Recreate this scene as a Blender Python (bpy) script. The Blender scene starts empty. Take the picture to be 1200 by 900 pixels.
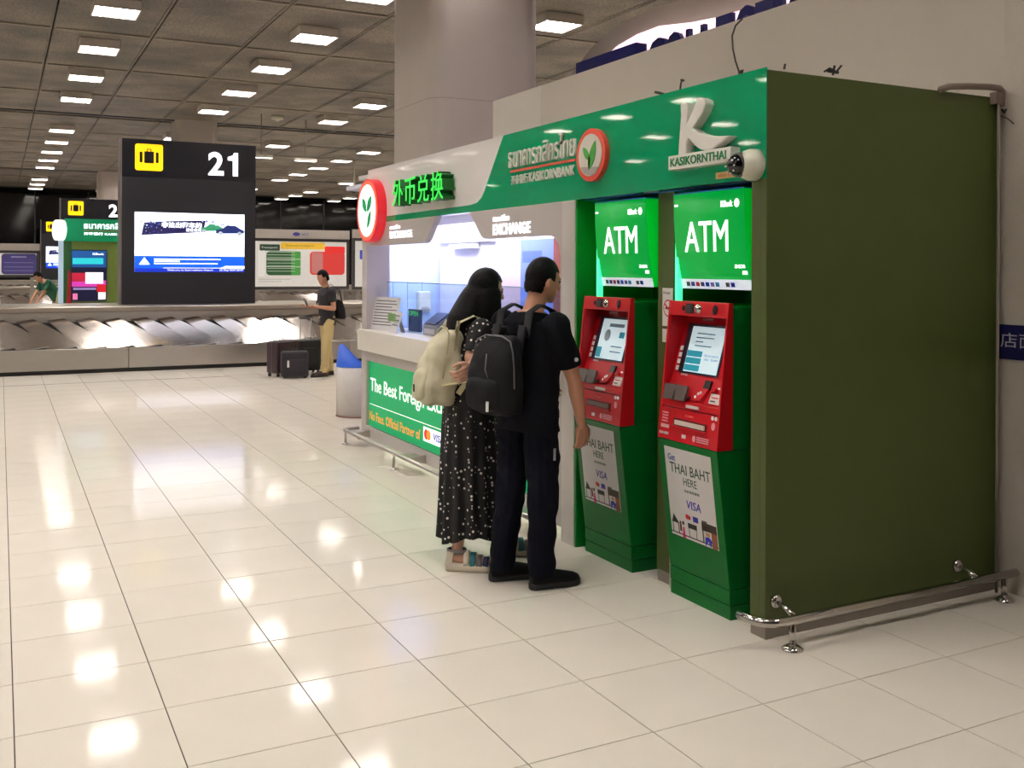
import bpy, bmesh, math, random
from mathutils import Vector, Matrix
random.seed(7)
S = bpy.context.scene
COL = S.collection
PI = math.pi

# ------------------------------------------------------------------ camera
FPX, CAMH, HOR0, ROLL = 1162.0, 1.65, 312.0, 0.004
TH = math.atan2(600, FPX)
SN, CS = math.sin(TH), math.cos(TH)
HY = HOR0 + 600 * ROLL
cd = bpy.data.cameras.new('camera')
cam = bpy.data.objects.new('camera', cd)
COL.objects.link(cam)
cd.sensor_width = 36
cd.lens = 36 * FPX / 1200
cd.shift_y = (HY - 450) / 1200
cd.clip_start = .05
cd.clip_end = 300
cam.matrix_world = (Matrix.Translation((0, 0, CAMH)) @ Matrix.Rotation(-TH, 4, 'Z')
                    @ Matrix.Rotation(PI / 2, 4, 'X') @ Matrix.Rotation(ROLL, 4, 'Z'))
S.camera = cam

# ------------------------------------------------------------------ world, exposure
w = bpy.data.worlds.new('world')
S.world = w
w.use_nodes = True
w.node_tree.nodes['Background'].inputs[0].default_value = (.9, .86, .82, 1)
w.node_tree.nodes['Background'].inputs[1].default_value = .05
S.view_settings.view_transform = 'Standard'
S.view_settings.look = 'None'
S.view_settings.gamma = 1
S.view_settings.exposure = 0.0
S.view_settings.use_curve_mapping = False
S.cycles.use_denoising = True
S.cycles.max_bounces = 7
S.cycles.sample_clamp_indirect = 6
LAMP_LEVEL = 56.0          # radiance of the ceiling fittings

# ------------------------------------------------------------------ pixel -> world (1200 x 900 frame)
_cr, _sr = math.cos(ROLL), math.sin(ROLL)
def ray(px, py):
    u, v = px - 600, py - HY
    u, v = (u * _cr + v * _sr) / FPX, (-u * _sr + v * _cr) / FPX
    return Vector((CS * u + SN, -SN * u + CS, -v))
EYE = Vector((0, 0, CAMH))
def on_z(px, py, z=0.):
    d = ray(px, py); return EYE + d * ((z - CAMH) / d.z)
def on_x(px, py, x):
    d = ray(px, py); return EYE + d * (x / d.x)
def on_y(px, py, y):
    d = ray(px, py); return EYE + d * (y / d.y)
def to_px(x, y, z):
    rx, d = CS * x - SN * y, SN * x + CS * y
    if d < .1: return None
    u, v = FPX * rx / d, -FPX * (z - CAMH) / d
    return 600 + u * _cr - v * _sr, HY + u * _sr + v * _cr

# ------------------------------------------------------------------ materials
def lin(c):
    return tuple(((x / 255) / 12.92 if x / 255 <= .04045 else ((x / 255 + .055) / 1.055) ** 2.4) for x in c) + (1.,)
MATS = {}
def mat(name, rgb=(200, 200, 200), rough=.5, metal=0., var=.04, scale=12., bump=0., bscale=None,
        emit=0., ergb=None, coat=0., spec=.5, alpha=1., trans=0., aniso=None):
    if name in MATS: return MATS[name]
    m = bpy.data.materials.new(name); m.use_nodes = True
    nt = m.node_tree; b = nt.nodes['Principled BSDF']
    L = nt.links.new
    c = lin(rgb)
    tc = nt.nodes.new('ShaderNodeTexCoord')
    nz = nt.nodes.new('ShaderNodeTexNoise'); nz.inputs['Scale'].default_value = scale; nz.inputs['Detail'].default_value = 4
    if aniso:
        mp = nt.nodes.new('ShaderNodeMapping'); mp.inputs['Scale'].default_value = aniso
        L(tc.outputs['Object'], mp.inputs[0]); L(mp.outputs[0], nz.inputs[0])
    else:
        L(tc.outputs['Object'], nz.inputs[0])
    mx = nt.nodes.new('ShaderNodeMix'); mx.data_type = 'RGBA'
    mx.inputs[6].default_value = tuple(max(0, x * (1 - var * 2)) for x in c[:3]) + (1,)
    mx.inputs[7].default_value = tuple(min(1, x * (1 + var * 2)) for x in c[:3]) + (1,)
    L(nz.outputs[0], mx.inputs[0]); L(mx.outputs[2], b.inputs['Base Color'])
    b.inputs['Roughness'].default_value = rough
    b.inputs['Metallic'].default_value = metal
    b.inputs['Specular IOR Level'].default_value = spec
    b.inputs['Coat Weight'].default_value = coat
    b.inputs['Coat Roughness'].default_value = .05
    b.inputs['Alpha'].default_value = alpha
    b.inputs['Transmission Weight'].default_value = trans
    if bump:
        n2 = nt.nodes.new('ShaderNodeTexNoise'); n2.inputs['Scale'].default_value = bscale or scale * 3
        L(tc.outputs['Object'], n2.inputs[0])
        bp = nt.nodes.new('ShaderNodeBump'); bp.inputs['Strength'].default_value = bump; bp.inputs['Distance'].default_value = .01
        L(n2.outputs[0], bp.inputs['Height']); L(bp.outputs[0], b.inputs['Normal'])
    if emit:
        b.inputs['Emission Color'].default_value = lin(ergb or rgb)
        b.inputs['Emission Strength'].default_value = emit
    MATS[name] = m
    return m

FLOOR = mat('floor_tile', (226, 218, 206), .075, var=.03, scale=2.2, spec=.08)
GROUT = mat('grout', (70, 62, 54), .9)
CEIL = mat('ceiling_mesh', (106, 97, 87), .55, var=.3, scale=3, bump=.5, bscale=90, metal=.15)
CEILDARK = mat('ceiling_void', (16, 14, 13), .9)
WALLP = mat('partition_paint', (206, 196, 183), .6, var=.02, scale=3)
WALLP2 = mat('partition_white', (226, 219, 210), .55, var=.02, scale=3)
WALLR = mat('wall_plaster', (205, 195, 184), .75, var=.06, scale=9, bump=.15, bscale=60)
WALLG = mat('far_wall_paint', (150, 144, 138), .7)
GLASSWALL = mat('dark_glass', (9, 9, 11), .08, spec=.6)
COLUMN = mat('column_panel', (178, 168, 161), .38, var=.03, scale=3, bump=.03, bscale=200)
OLIVE = mat('olive_paint', (65, 78, 27), .42, var=.04, scale=5, bump=.04, bscale=40)
EMERALD = mat('emerald_vinyl', (0, 144, 94), .03, var=.02, scale=3, bump=.05, bscale=2.6, spec=.7)
WHITEV = mat('white_vinyl', (242, 237, 235), .04, var=.015, scale=3, bump=.03, bscale=2.6, spec=.6)
GREENATM = mat('atm_green', (0, 100, 36), .38, var=.03, spec=.25)
GREENPOST = mat('post_green', (0, 128, 40), .4)
DGREEN = mat('niche_green', (0, 72, 38), .35)
RED = mat('atm_red', (196, 14, 30), .35, var=.03, coat=.2)
DRED = mat('atm_red_recess', (186, 8, 26), .35)
STEEL = mat('brushed_steel', (196, 190, 184), .28, metal=1., var=.05, scale=6, aniso=(1, 1, 40))
CHROME = mat('polished_steel', (215, 212, 208), .12, metal=1., var=.03)
PLATE = mat('carousel_plate', (216, 206, 200), .2, metal=1., var=.05, scale=5)
PLINTH = mat('plinth_steel', (150, 143, 134), .4, metal=.7)
GREYLAM = mat('grey_laminate', (196, 188, 186), .4, var=.015)
CREAM = mat('counter_laminate', (242, 236, 226), .35, var=.015)
WHITE = mat('white_plastic', (238, 236, 232), .4, var=.02)
OFFW = mat('aged_white_plastic', (226, 224, 205), .45, var=.03)
BLACK = mat('black_plastic', (14, 14, 15), .35)
NAVYB = mat('pylon_black', (22, 22, 31), .4, var=.03)
NAVYT = mat('pylon_top', (12, 13, 24), .25)
YELLOW = mat('sign_yellow', (255, 214, 0), .5, emit=.8, ergb=(255, 205, 0))
LITWHITE = mat('lit_white', (255, 255, 255), .5, emit=1.6, ergb=(240, 246, 255))
LETWHITE = mat('letter_white', (240, 236, 228), .35)
PRINTWHITE = mat('print_white', (245, 245, 245), .5)
POSTER = mat('poster_paper', (232, 226, 224), .35, var=.01)
INKBLUE = mat('ink_blue', (34, 36, 150), .5)
INKGREEN = mat('ink_green', (12, 70, 48), .5)
INKGREY = mat('ink_grey', (80, 78, 80), .5)
INKRED = mat('ink_red', (205, 30, 32), .5)
INKBLACK = mat('ink_black', (22, 18, 18), .5)
INKBROWN = mat('ink_brown', (140, 80, 50), .5)
INKPINK = mat('ink_pink', (225, 40, 130), .5)
LAMPE = mat('lamp_diffuser', (255, 250, 242), .5, emit=LAMP_LEVEL, ergb=(255, 248, 241))
LAMPBOX = mat('lamp_housing', (190, 182, 172), .5)
def skin(name, rgb): return mat(name, rgb, .5, var=.04, scale=8, spec=.35)
SKIN = skin('skin_tan', (190, 138, 112))
SKIN2 = skin('skin_light', (214, 166, 144))
HAIR = mat('hair_black', (10, 8, 10), .5, var=.2, scale=30, bump=.35, bscale=60, spec=.12)
TEE = mat('tee_black', (11, 12, 19), .9, var=.1, scale=20, bump=.3, bscale=14, spec=.15)
PANTS = mat('trousers_navy', (9, 10, 22), .9, var=.1, scale=20, bump=.35, bscale=10, spec=.15)
SHOE = mat('shoe_black', (12, 12, 15), .7, spec=.2)
SOLE = mat('sole_black', (26, 25, 27), .7)
BPBLACK = mat('backpack_black', (20, 20, 24), .8, spec=.2, var=.08, scale=30, bump=.25, bscale=18)
BPBEIGE = mat('backpack_beige', (202, 196, 168), .8, var=.06, scale=14, bump=.45, bscale=14)
WEBBING = mat('webbing_beige', (205, 196, 160), .8)
KHAKI = mat('trousers_khaki', (206, 184, 132), .85, bump=.3, bscale=12)


# ceiling mesh: coarse mottling times fine weave
def ceil_mesh():
    m = CEIL; nt = m.node_tree; L = nt.links.new; b = nt.nodes['Principled BSDF']
    tc = nt.nodes.new('ShaderNodeTexCoord'); col = None
    geo = nt.nodes.new('ShaderNodeNewGeometry')
    for sc_, lo_, hi_, det in ((.9, .55, 1.35, 5), (28, .6, 1.35, 2)):
        n = nt.nodes.new('ShaderNodeTexNoise'); n.inputs['Scale'].default_value = sc_; n.inputs['Detail'].default_value = det
        L(geo.outputs['Position'], n.inputs[0])
        r = nt.nodes.new('ShaderNodeMapRange'); r.inputs[1].default_value = .35; r.inputs[2].default_value = .65; r.inputs[3].default_value = lo_; r.inputs[4].default_value = hi_
        L(n.outputs[0], r.inputs[0])
        mx = nt.nodes.new('ShaderNodeMix'); mx.data_type = 'RGBA'; mx.blend_type = 'MULTIPLY'; mx.inputs[0].default_value = 1
        if col is None: mx.inputs[6].default_value = lin((106, 97, 86))
        else: L(col, mx.inputs[6])
        L(r.outputs[0], mx.inputs[7]); col = mx.outputs[2]
    L(col, b.inputs['Base Color'])
ceil_mesh()
CEILEDGE = mat('ceiling_edge', (132, 122, 108), .6, var=.1, scale=6)
# dotted dress fabric
def dotted():
    m = bpy.data.materials.new('dotted_chiffon'); m.use_nodes = True
    nt = m.node_tree; b = nt.nodes['Principled BSDF']; L = nt.links.new
    tc = nt.nodes.new('ShaderNodeTexCoord')
    v = nt.nodes.new('ShaderNodeTexVoronoi'); v.inputs['Scale'].default_value = 36; v.inputs['Randomness'].default_value = .7
    L(tc.outputs['Object'], v.inputs['Vector'])
    r = nt.nodes.new('ShaderNodeValToRGB'); r.color_ramp.interpolation = 'LINEAR'
    r.color_ramp.elements[0].position = .22; r.color_ramp.elements[0].color = lin((225, 220, 212))
    r.color_ramp.elements[1].position = .26; r.color_ramp.elements[1].color = lin((15, 14, 16))
    L(v.outputs['Distance'], r.inputs[0]); L(r.outputs[0], b.inputs['Base Color'])
    b.inputs['Roughness'].default_value = .85
    return m
DRESS = dotted()

# thin glass: transparent with a weak mirror, same for every ray
def glassmat(name, tint=(225, 235, 245), refl=.08):
    m = bpy.data.materials.new(name); m.use_nodes = True
    nt = m.node_tree; nt.nodes.clear(); L = nt.links.new
    o = nt.nodes.new('ShaderNodeOutputMaterial'); t = nt.nodes.new('ShaderNodeBsdfTransparent')
    g = nt.nodes.new('ShaderNodeBsdfGlossy'); x = nt.nodes.new('ShaderNodeMixShader')
    t.inputs[0].default_value = lin(tint); g.inputs['Roughness'].default_value = .03; x.inputs[0].default_value = refl
    L(t.outputs[0], x.inputs[1]); L(g.outputs[0], x.inputs[2]); L(x.outputs[0], o.inputs[0])
    return m
GLASS = glassmat('screen_glass', (226, 236, 246), .06)

# ------------------------------------------------------------------ mesh builder
class MB:
    def __init__(s): s.v = []; s.f = []; s.sm = []
    def add(s, vs, fs, smooth=False):
        o = len(s.v); s.v += [Vector(p) for p in vs]
        s.f += [tuple(i + o for i in f) for f in fs]; s.sm += [smooth] * len(fs); return s
    def box(s, x0, x1, y0, y1, z0, z1):
        v = [(x, y, z) for x in (x0, x1) for y in (y0, y1) for z in (z0, z1)]
        return s.add(v, [(0, 1, 3, 2), (4, 6, 7, 5), (0, 4, 5, 1), (2, 3, 7, 6), (0, 2, 6, 4), (1, 5, 7, 3)])
    def frame(s, o, r, u, n, x0, x1, y0, y1, z0, z1):     # box in a local frame
        o, r, u, n = map(Vector, (o, r, u, n))
        v = [o + r * x + u * y + n * z for x in (x0, x1) for y in (y0, y1) for z in (z0, z1)]
        return s.add(v, [(0, 1, 3, 2), (4, 6, 7, 5), (0, 4, 5, 1), (2, 3, 7, 6), (0, 2, 6, 4), (1, 5, 7, 3)])
    def prism(s, pts, d):                                  # polygon extruded by vector d
        d = Vector(d); n = len(pts); p = [Vector(q) for q in pts]
        return s.add(p + [q + d for q in p], [tuple(range(n))[::-1], tuple(range(n, 2 * n))] +
                     [(i, (i + 1) % n, (i + 1) % n + n, i + n) for i in range(n)])
    def tube(s, pts, r, n=10, cap=True, smooth=True, flat=None):
        P = [Vector(p) for p in pts]; R = r if isinstance(r, (list, tuple)) else [r] * len(P)
        vs = []; prev = None
        for i, p in enumerate(P):
            t = (P[min(i + 1, len(P) - 1)] - P[max(i - 1, 0)]).normalized()
            if prev is None:
                a = t.orthogonal().normalized()
            else:
                a = (prev - t * prev.dot(t)).normalized()
            if flat is not None:                       # flat: direction of the wide axis
                a = t.cross((Vector(flat) - t * t.dot(Vector(flat))).normalized())
            prev = a; b = t.cross(a)
            k = .14 if flat is not None else 1.
            for j in range(n):
                q = 2 * PI * j / n
                vs.append(p + a * R[i] * math.cos(q) * k + b * R[i] * math.sin(q))
        fs = [(i * n + j, i * n + (j + 1) % n, (i + 1) * n + (j + 1) % n, (i + 1) * n + j)
              for i in range(len(P) - 1) for j in range(n)]
        if cap:
            fs += [tuple(range(n))[::-1], tuple(range((len(P) - 1) * n, len(P) * n))]
        return s.add(vs, fs, smooth)
    def lathe(s, c, prof, n=24, axis=(0, 0, 1), smooth=True):
        c = Vector(c); ax = Vector(axis).normalized(); a = ax.orthogonal().normalized(); b = ax.cross(a)
        vs = [c + ax * h + (a * math.cos(2 * PI * j / n) + b * math.sin(2 * PI * j / n)) * max(r, 1e-4) for r, h in prof for j in range(n)]
        m = len(prof)
        fs = [(i * n + j, i * n + (j + 1) % n, (i + 1) * n + (j + 1) % n, (i + 1) * n + j) for i in range(m - 1) for j in range(n)]
        fs += [tuple(range(n))[::-1], tuple(range((m - 1) * n, m * n))]
        return s.add(vs, fs, smooth)
    def ball(s, c, r, n=14, m=9, M=None):
        c = Vector(c); r = (r, r, r) if not isinstance(r, (tuple, list)) else r
        vs = []
        for i in range(m + 1):
            t = PI * i / m
            for j in range(n):
                q = 2 * PI * j / n
                p = Vector((r[0] * math.sin(t) * math.cos(q), r[1] * math.sin(t) * math.sin(q), r[2] * math.cos(t)))
                vs.append(c + (M @ p if M else p))
        fs = [(i * n + j, (i + 1) * n + j, (i + 1) * n + (j + 1) % n, i * n + (j + 1) % n) for i in range(m) for j in range(n)]
        return s.add(vs, fs, True)
    def loft(s, rings, n=24, smooth=True, pw=2.):           # ring: centre, lateral axis*halfwidth, depth axis*halfdepth
        vs = []
        for c, a, b in rings:
            c, a, b = Vector(c), Vector(a), Vector(b)
            for j in range(n):
                q = 2 * PI * j / n; x, y = math.cos(q), math.sin(q)
                x = math.copysign(abs(x) ** (2 / pw), x); y = math.copysign(abs(y) ** (2 / pw), y)
                vs.append(c + a * x + b * y)
        m = len(rings)
        fs = [(i * n + j, i * n + (j + 1) % n, (i + 1) * n + (j + 1) % n, (i + 1) * n + j) for i in range(m - 1) for j in range(n)]
        fs += [tuple(range(n))[::-1], tuple(range((m - 1) * n, m * n))]
        return s.add(vs, fs, smooth)
    def chain(s, pr, n=12):                                  # balls + cones, to be remeshed
        for (p, r) in pr: s.ball(p, r, n, 8)
        for (p, r), (q, t) in zip(pr, pr[1:]): s.tube([p, q], [r, t], n)
        return s
    def mesh(s, name, off=Vector()):
        me = bpy.data.meshes.new(name)
        me.from_pydata([p - off for p in s.v], [], s.f)
        me.polygons.foreach_set('use_smooth', s.sm)
        bm = bmesh.new(); bm.from_mesh(me); bmesh.ops.recalc_face_normals(bm, faces=bm.faces); bm.to_mesh(me); bm.free()
        me.update(); return me
    def build(s, name, m, parent=None, bevel=0, kind=None, seg=2):
        o = bpy.data.objects.new(name, s.mesh(name, wl(parent)))
        COL.objects.link(o); o.parent = parent
        o.data.materials.append(m)
        if bevel:
            b = o.modifiers.new('bevel', 'BEVEL'); b.width = bevel; b.segments = seg; b.limit_method = 'ANGLE'; b.angle_limit = .6
        if kind: o['kind'] = kind
        return o
def wl(o):
    p = Vector()
    while o is not None: p = p + o.location; o = o.parent
    return p
def box(x0, x1, y0, y1, z0, z1): return MB().box(min(x0, x1), max(x0, x1), min(y0, y1), max(y0, y1), min(z0, z1), max(z0, z1))
def thing(name, label, cat, loc=(0, 0, 0), group=None):
    o = bpy.data.objects.new(name, None); COL.objects.link(o); o.location = loc
    o.empty_display_size = .1
    return tag(o, label, cat, group)
def tag(o, label=None, cat=None, group=None, kind=None):
    if label: o['label'] = label
    if cat: o['category'] = cat
    if group: o['group'] = group
    if kind: o['kind'] = kind
    return o
def struct(o, label=None):
    o['kind'] = 'structure'
    if label: o['label'] = label
    return o
def copy_tree(o, parent=None):
    c = o.copy(); COL.objects.link(c); c.parent = parent
    for ch in list(o.children): copy_tree(ch, c)
    return c
def remeshed(name, mb, m, parent, voxel=.008, smooth=4, post=None):
    me = mb.mesh(name, wl(parent))
    t = bpy.data.objects.new('tmp', me); COL.objects.link(t)
    r = t.modifiers.new('r', 'REMESH'); r.mode = 'VOXEL'; r.voxel_size = voxel; r.use_smooth_shade = True
    q = t.modifiers.new('s', 'SMOOTH'); q.iterations = smooth; q.factor = .5
    dg = bpy.context.evaluated_depsgraph_get()
    m2 = bpy.data.meshes.new_from_object(t.evaluated_get(dg), depsgraph=dg)
    bpy.data.objects.remove(t)
    m2.name = name; m2.materials.clear(); m2.materials.append(m)
    m2.polygons.foreach_set('use_smooth', [True] * len(m2.polygons))
    o = bpy.data.objects.new(name, m2); COL.objects.link(o); o.parent = parent
    return o
def folds(o, size, strength, levels=0, name='folds'):
    if levels:
        s_ = o.modifiers.new('sub2', 'SUBSURF'); s_.levels = levels; s_.render_levels = levels
    tx = bpy.data.textures.get(name + str(size)) or bpy.data.textures.new(name + str(size), 'CLOUDS')
    tx.noise_scale = size; tx.noise_depth = 1
    d_ = o.modifiers.new('folds', 'DISPLACE'); d_.texture = tx; d_.strength = strength; d_.mid_level = .5; d_.texture_coords = 'LOCAL'
    return o
R_X, U_Z = Vector((0, -1, 0)), Vector((0, 0, 1))     # reading direction on faces that look to -X
R_Y = Vector((1, 0, 0))                              # ... on faces that look to -Y
def text(body, o, r, u, wdt, hgt, m, parent, depth=.002, bold=0., name='lettering', shear=0., tpos='l'):
    """lettering fitted into wdt x hgt, lower left corner at o"""
    cu = bpy.data.curves.new('t', 'FONT'); cu.body = body; cu.size = 1.; cu.offset = bold; cu.resolution_u = 3; cu.shear = shear
    cu.extrude = .5
    t = bpy.data.objects.new('t', cu); COL.objects.link(t)
    dg = bpy.context.evaluated_depsgraph_get()
    me = bpy.data.meshes.new_from_object(t.evaluated_get(dg), depsgraph=dg)
    bpy.data.objects.remove(t); bpy.data.curves.remove(cu)
    o, r, u = Vector(o), Vector(r).normalized(), Vector(u).normalized(); n = r.cross(u)
    xs = [v.co.x for v in me.vertices] or [0, 1]; ys = [v.co.y for v in me.vertices] or [0, 1]
    x0, x1, y0, y1 = min(xs), max(xs), min(ys), max(ys)
    if hgt is None: hgt = wdt * (y1 - y0) / (x1 - x0)
    if wdt is None: wdt = hgt * (x1 - x0) / (y1 - y0)
    kx, ky = wdt / max(1e-6, x1 - x0), hgt / max(1e-6, y1 - y0)
    off = wl(parent)
    for v in me.vertices:
        v.co = o + r * ((v.co.x - x0) * kx) + u * ((v.co.y - y0) * ky) + n * ((v.co.z + .5) * depth) - off
    me.name = name; me.materials.clear(); me.materials.append(m)
    ob = bpy.data.objects.new(name, me); COL.objects.link(ob); ob.parent = parent
    return ob
def patch(name, o, r, u, x0, x1, y0, y1, m, parent, d=.002, z=0.):
    r, u = Vector(r).normalized(), Vector(u).normalized()
    return MB().frame(o, r, u, r.cross(u), x0, x1, y0, y1, z, z + d).build(name, m, parent)
def poly(name, o, r, u, pts, m, parent, d=.002, z=0.):
    o, r, u = Vector(o), Vector(r).normalized(), Vector(u).normalized(); n = r.cross(u)
    return MB().prism([o + r * x + u * y + n * z for x, y in pts], n * d).build(name, m, parent)
def disc(cx, cy, rx, ry=None, n=28, a0=0, a1=2 * PI):
    ry = ry or rx
    return [(cx + rx * math.cos(a0 + (a1 - a0) * i / n), cy + ry * math.sin(a0 + (a1 - a0) * i / n)) for i in range(n)]
def rrect(x0, x1, y0, y1, r, n=5):
    p = []
    for cx, cy, a in ((x1 - r, y0 + r, -PI / 2), (x1 - r, y1 - r, 0), (x0 + r, y1 - r, PI / 2), (x0 + r, y0 + r, PI)):
        p += [(cx + r * math.cos(a + PI / 2 * i / n), cy + r * math.sin(a + PI / 2 * i / n)) for i in range(n + 1)]
    return p


# ================================================================== THE SETTING
ZC = 5.65                      # ceiling
XL, XR, YN, YF = -15.8, 27.0, -9.0, 58.0
# floor: grout bed + tiles
floor = struct(box(XL, XR, YN, YF, -.12, -.004).build('floor', GROUT), 'glossy cream tiled hall floor')
TX, TY, TX0, TY0 = .506, .4905, .05, 2.905
def tile_mb(cx, cy, mb=None, lx=TX, ly=TY):
    mb = mb or MB(); g, c = .0022, .0007
    a, b = lx / 2 - g, ly / 2 - g
    vs = [(cx + sx * (a - k), cy + sy * (b - k), z) for k, z in ((0, -.006), (0, -c), (c, 0)) for sx, sy in ((-1, -1), (1, -1), (1, 1), (-1, 1))]
    fs = [(i + 4 * l, (i + 1) % 4 + 4 * l, (i + 1) % 4 + 4 * l + 4, i + 4 * l + 4) for l in (0, 1) for i in range(4)] + [(8, 9, 10, 11)]
    return mb.add(vs, fs)
tme = tile_mb(0, 0).mesh('tile'); tme.materials.append(FLOOR)
cells = []
for i in range(int((XL - TX0) / TX) , int((XR - TX0) / TX)):
    for j in range(int((YN - TY0) / TY), int((28 - TY0) / TY)):
        cx, cy = TX0 + (i + .5) * TX, TY0 + (j + .5) * TY
        p = to_px(cx, cy, 0)
        vis = p and -60 < p[0] < 1260 and p[1] < 960 and not (cx > 3.3 and 3.6 < cy < 9.4) and cy > 1.2
        cells.append((0 if vis else 1, SN * cx + CS * cy if vis else 0, cx, cy))
cells.sort()
rest = MB()
for k, (v, d, cx, cy) in enumerate(cells):
    if k < 300 and v == 0:
        o = bpy.data.objects.new('tile', tme); COL.objects.link(o); o.parent = floor; o.location = (cx, cy, 0)
    else: tile_mb(cx, cy, rest)
rest.build('tile_field', FLOOR, floor, kind='stuff')
y = TY0 + int((28 - TY0) / TY) * TY
far = MB()
while y < YF:
    x = XL
    while x < XR:
        tile_mb(x + 1, y + 1, far, 2, 2); x += 2
    y += 2
far.build('far_tile_field', FLOOR, floor, kind='stuff')
# stain of worn polish by the corner and grate line near the carousel
MB().box(-14, 3.1, 15.28, 15.3, .0, .0015).build('floor_joint', INKGREY, floor)

# ceiling: dark void, mesh panels in bays of 17 m
ceil = struct(box(XL, XR, YN, YF, ZC + .12, ZC + .2).build('ceiling', CEILDARK), 'dark mesh panel hall ceiling')
PX, PY = 1.575, 3.33
pm_ = MB()
pm_.box(-PX / 2 + .012, PX / 2 - .012, -PY / 2 + .012, PY / 2 - .012, 0, .03)
pm_.box(-PX / 2 + .012, -PX / 2 + .05, -PY / 2 + .012, PY / 2 - .012, -.012, 0)
pm_.box(PX / 2 - .05, PX / 2 - .012, -PY / 2 + .012, PY / 2 - .012, -.012, 0)
pm_.box(-PX / 2 + .05, PX / 2 - .05, -PY / 2 + .012, -PY / 2 + .1, -.02, 0)
pme = pm_.mesh('ceiling_panel'); pme.materials.append(CEIL); pme.materials.append(CEILEDGE)
for k, f_ in enumerate(pme.polygons): f_.material_index = 1 if k >= 18 else 0
prest = MB(); npan = 0
for bay in (-5.6, 11.4, 28.6, 45.4):
    for k in range(5):
        for i in range(-10, 17):
            cx, cy = .77 + (i + .5) * PX, bay + .15 + (k + .5) * PY
            if cx < XL or cx > XR or cy > YF - 1: continue
            p = to_px(cx, cy, ZC)
            vis = p and -120 < p[0] < 1100 and -60 < p[1] and npan < 290
            if vis:
                o = bpy.data.objects.new('ceiling_panel', pme); COL.objects.link(o); o.parent = ceil; o.location = (cx, cy, ZC); npan += 1
            else:
                prest.box(cx - PX / 2 + .012, cx + PX / 2 - .012, cy - PY / 2 + .012, cy + PY / 2 - .012, ZC, ZC + .03)
prest.build('ceiling_panel_field', CEIL, ceil, kind='stuff')
for yy in (11.4, 28.6, 45.4):
    box(XL, XR, yy - .35, yy - .2, ZC - .02, ZC + .05).build('gap_rail', BLACK, ceil)

# outer walls
struct(box(XL - .2, XL, YN, YF, 0, ZC + .2).build('wall_left', WALLG))
struct(box(XR, XR + .2, YN, YF, 0, ZC + .2).build('wall_right', WALLG))
struct(box(XL, XR, YN - .2, YN, 0, ZC + .2).build('wall_near', mat('rear_wall_paint', (90, 86, 82), .7)))
wf = struct(box(XL, XR, YF, YF + .2, 0, ZC + .2).build('wall_far', GLASSWALL), 'dark glazed end wall of the hall')
for i in range(16):
    box(-14 + i * 2.6, -13.94 + i * 2.6, YF - .06, YF, 0, ZC).build('mullion', BLACK, wf)
# partition behind the kiosk
PXW = 4.62
pw = struct(box(PXW, PXW + .14, -6, 8.34, 0, 3.408).build('wall_partition', WALLP), 'beige grey partition wall behind the kiosk')
box(PXW - .004, PXW + .144, 8.34, 9.39, 0, 3.41).build('end_panel', WALLP2, pw)
box(PXW - .03, PXW, -6, 3.375, 0, 3.9).build('plaster_panel', WALLR, pw)
# blue wayfinding strip on the plaster panel
sg = thing('wall_sign', 'navy wall sign strip with pale characters at the right edge', 'sign', (PXW - .04, 2.9, 1.28))
box(PXW - .045, PXW - .03, 1.4, 3.4, on_x(1180, 421, PXW - .045).z, on_x(1180, 380.5, PXW - .045).z).build('board', mat('navy_board', (8, 8, 74), .45), sg)
q = on_x(1172.5, 406.5, PXW - .047)
text('店面装', q, R_X, U_Z, .30, .075, mat('dim_letter', (190, 188, 200), .5), sg, .001)
MB().tube([(PXW - .05, 3.42, on_x(1166, 396, 4.58).z), (PXW - .05, 3.42, on_x(1166, 412, 4.58).z)], .012).build('yellow_tag', YELLOW, sg)

# columns: square with rounded corners, on the bay lines
def column(cx, cy, label, a=1.12, r=.2):
    t = thing('column', label, 'column', (cx, cy, 0))
    pts = [(cx + x, cy + y_, 0) for x, y_ in rrect(-a / 2, a / 2, -a / 2, a / 2, r, 7)]
    o = MB().prism(pts, (0, 0, ZC + .1)).build('cladding', COLUMN, t)
    for p_ in o.data.polygons: p_.use_smooth = abs(p_.normal.z) < .5
    m_ = o.modifiers.new('es', 'EDGE_SPLIT'); m_.split_angle = .7
    for zz in (1.9, 3.6):
        pts2 = [(cx + x, cy + y_, zz) for x, y_ in rrect(-a / 2 - .001, a / 2 + .001, -a / 2 - .001, a / 2 + .001, r, 7)]
        MB().prism(pts2, (0, 0, .008)).build('joint', mat('joint_grey', (150, 140, 134), .6), t)
    return t
column(5.08, 11.15, 'large pale clad column rising behind the white end of the kiosk', 1.42, .22)
q = on_z(224, 150, ZC); column(q.x - .1, 28.55, 'pale column directly behind the tall pylon numbered 21')
q = on_z(128, 205, ZC); column(q.x, 45.4, 'distant pale column left of the pylon numbered 21', 1.12)

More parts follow.
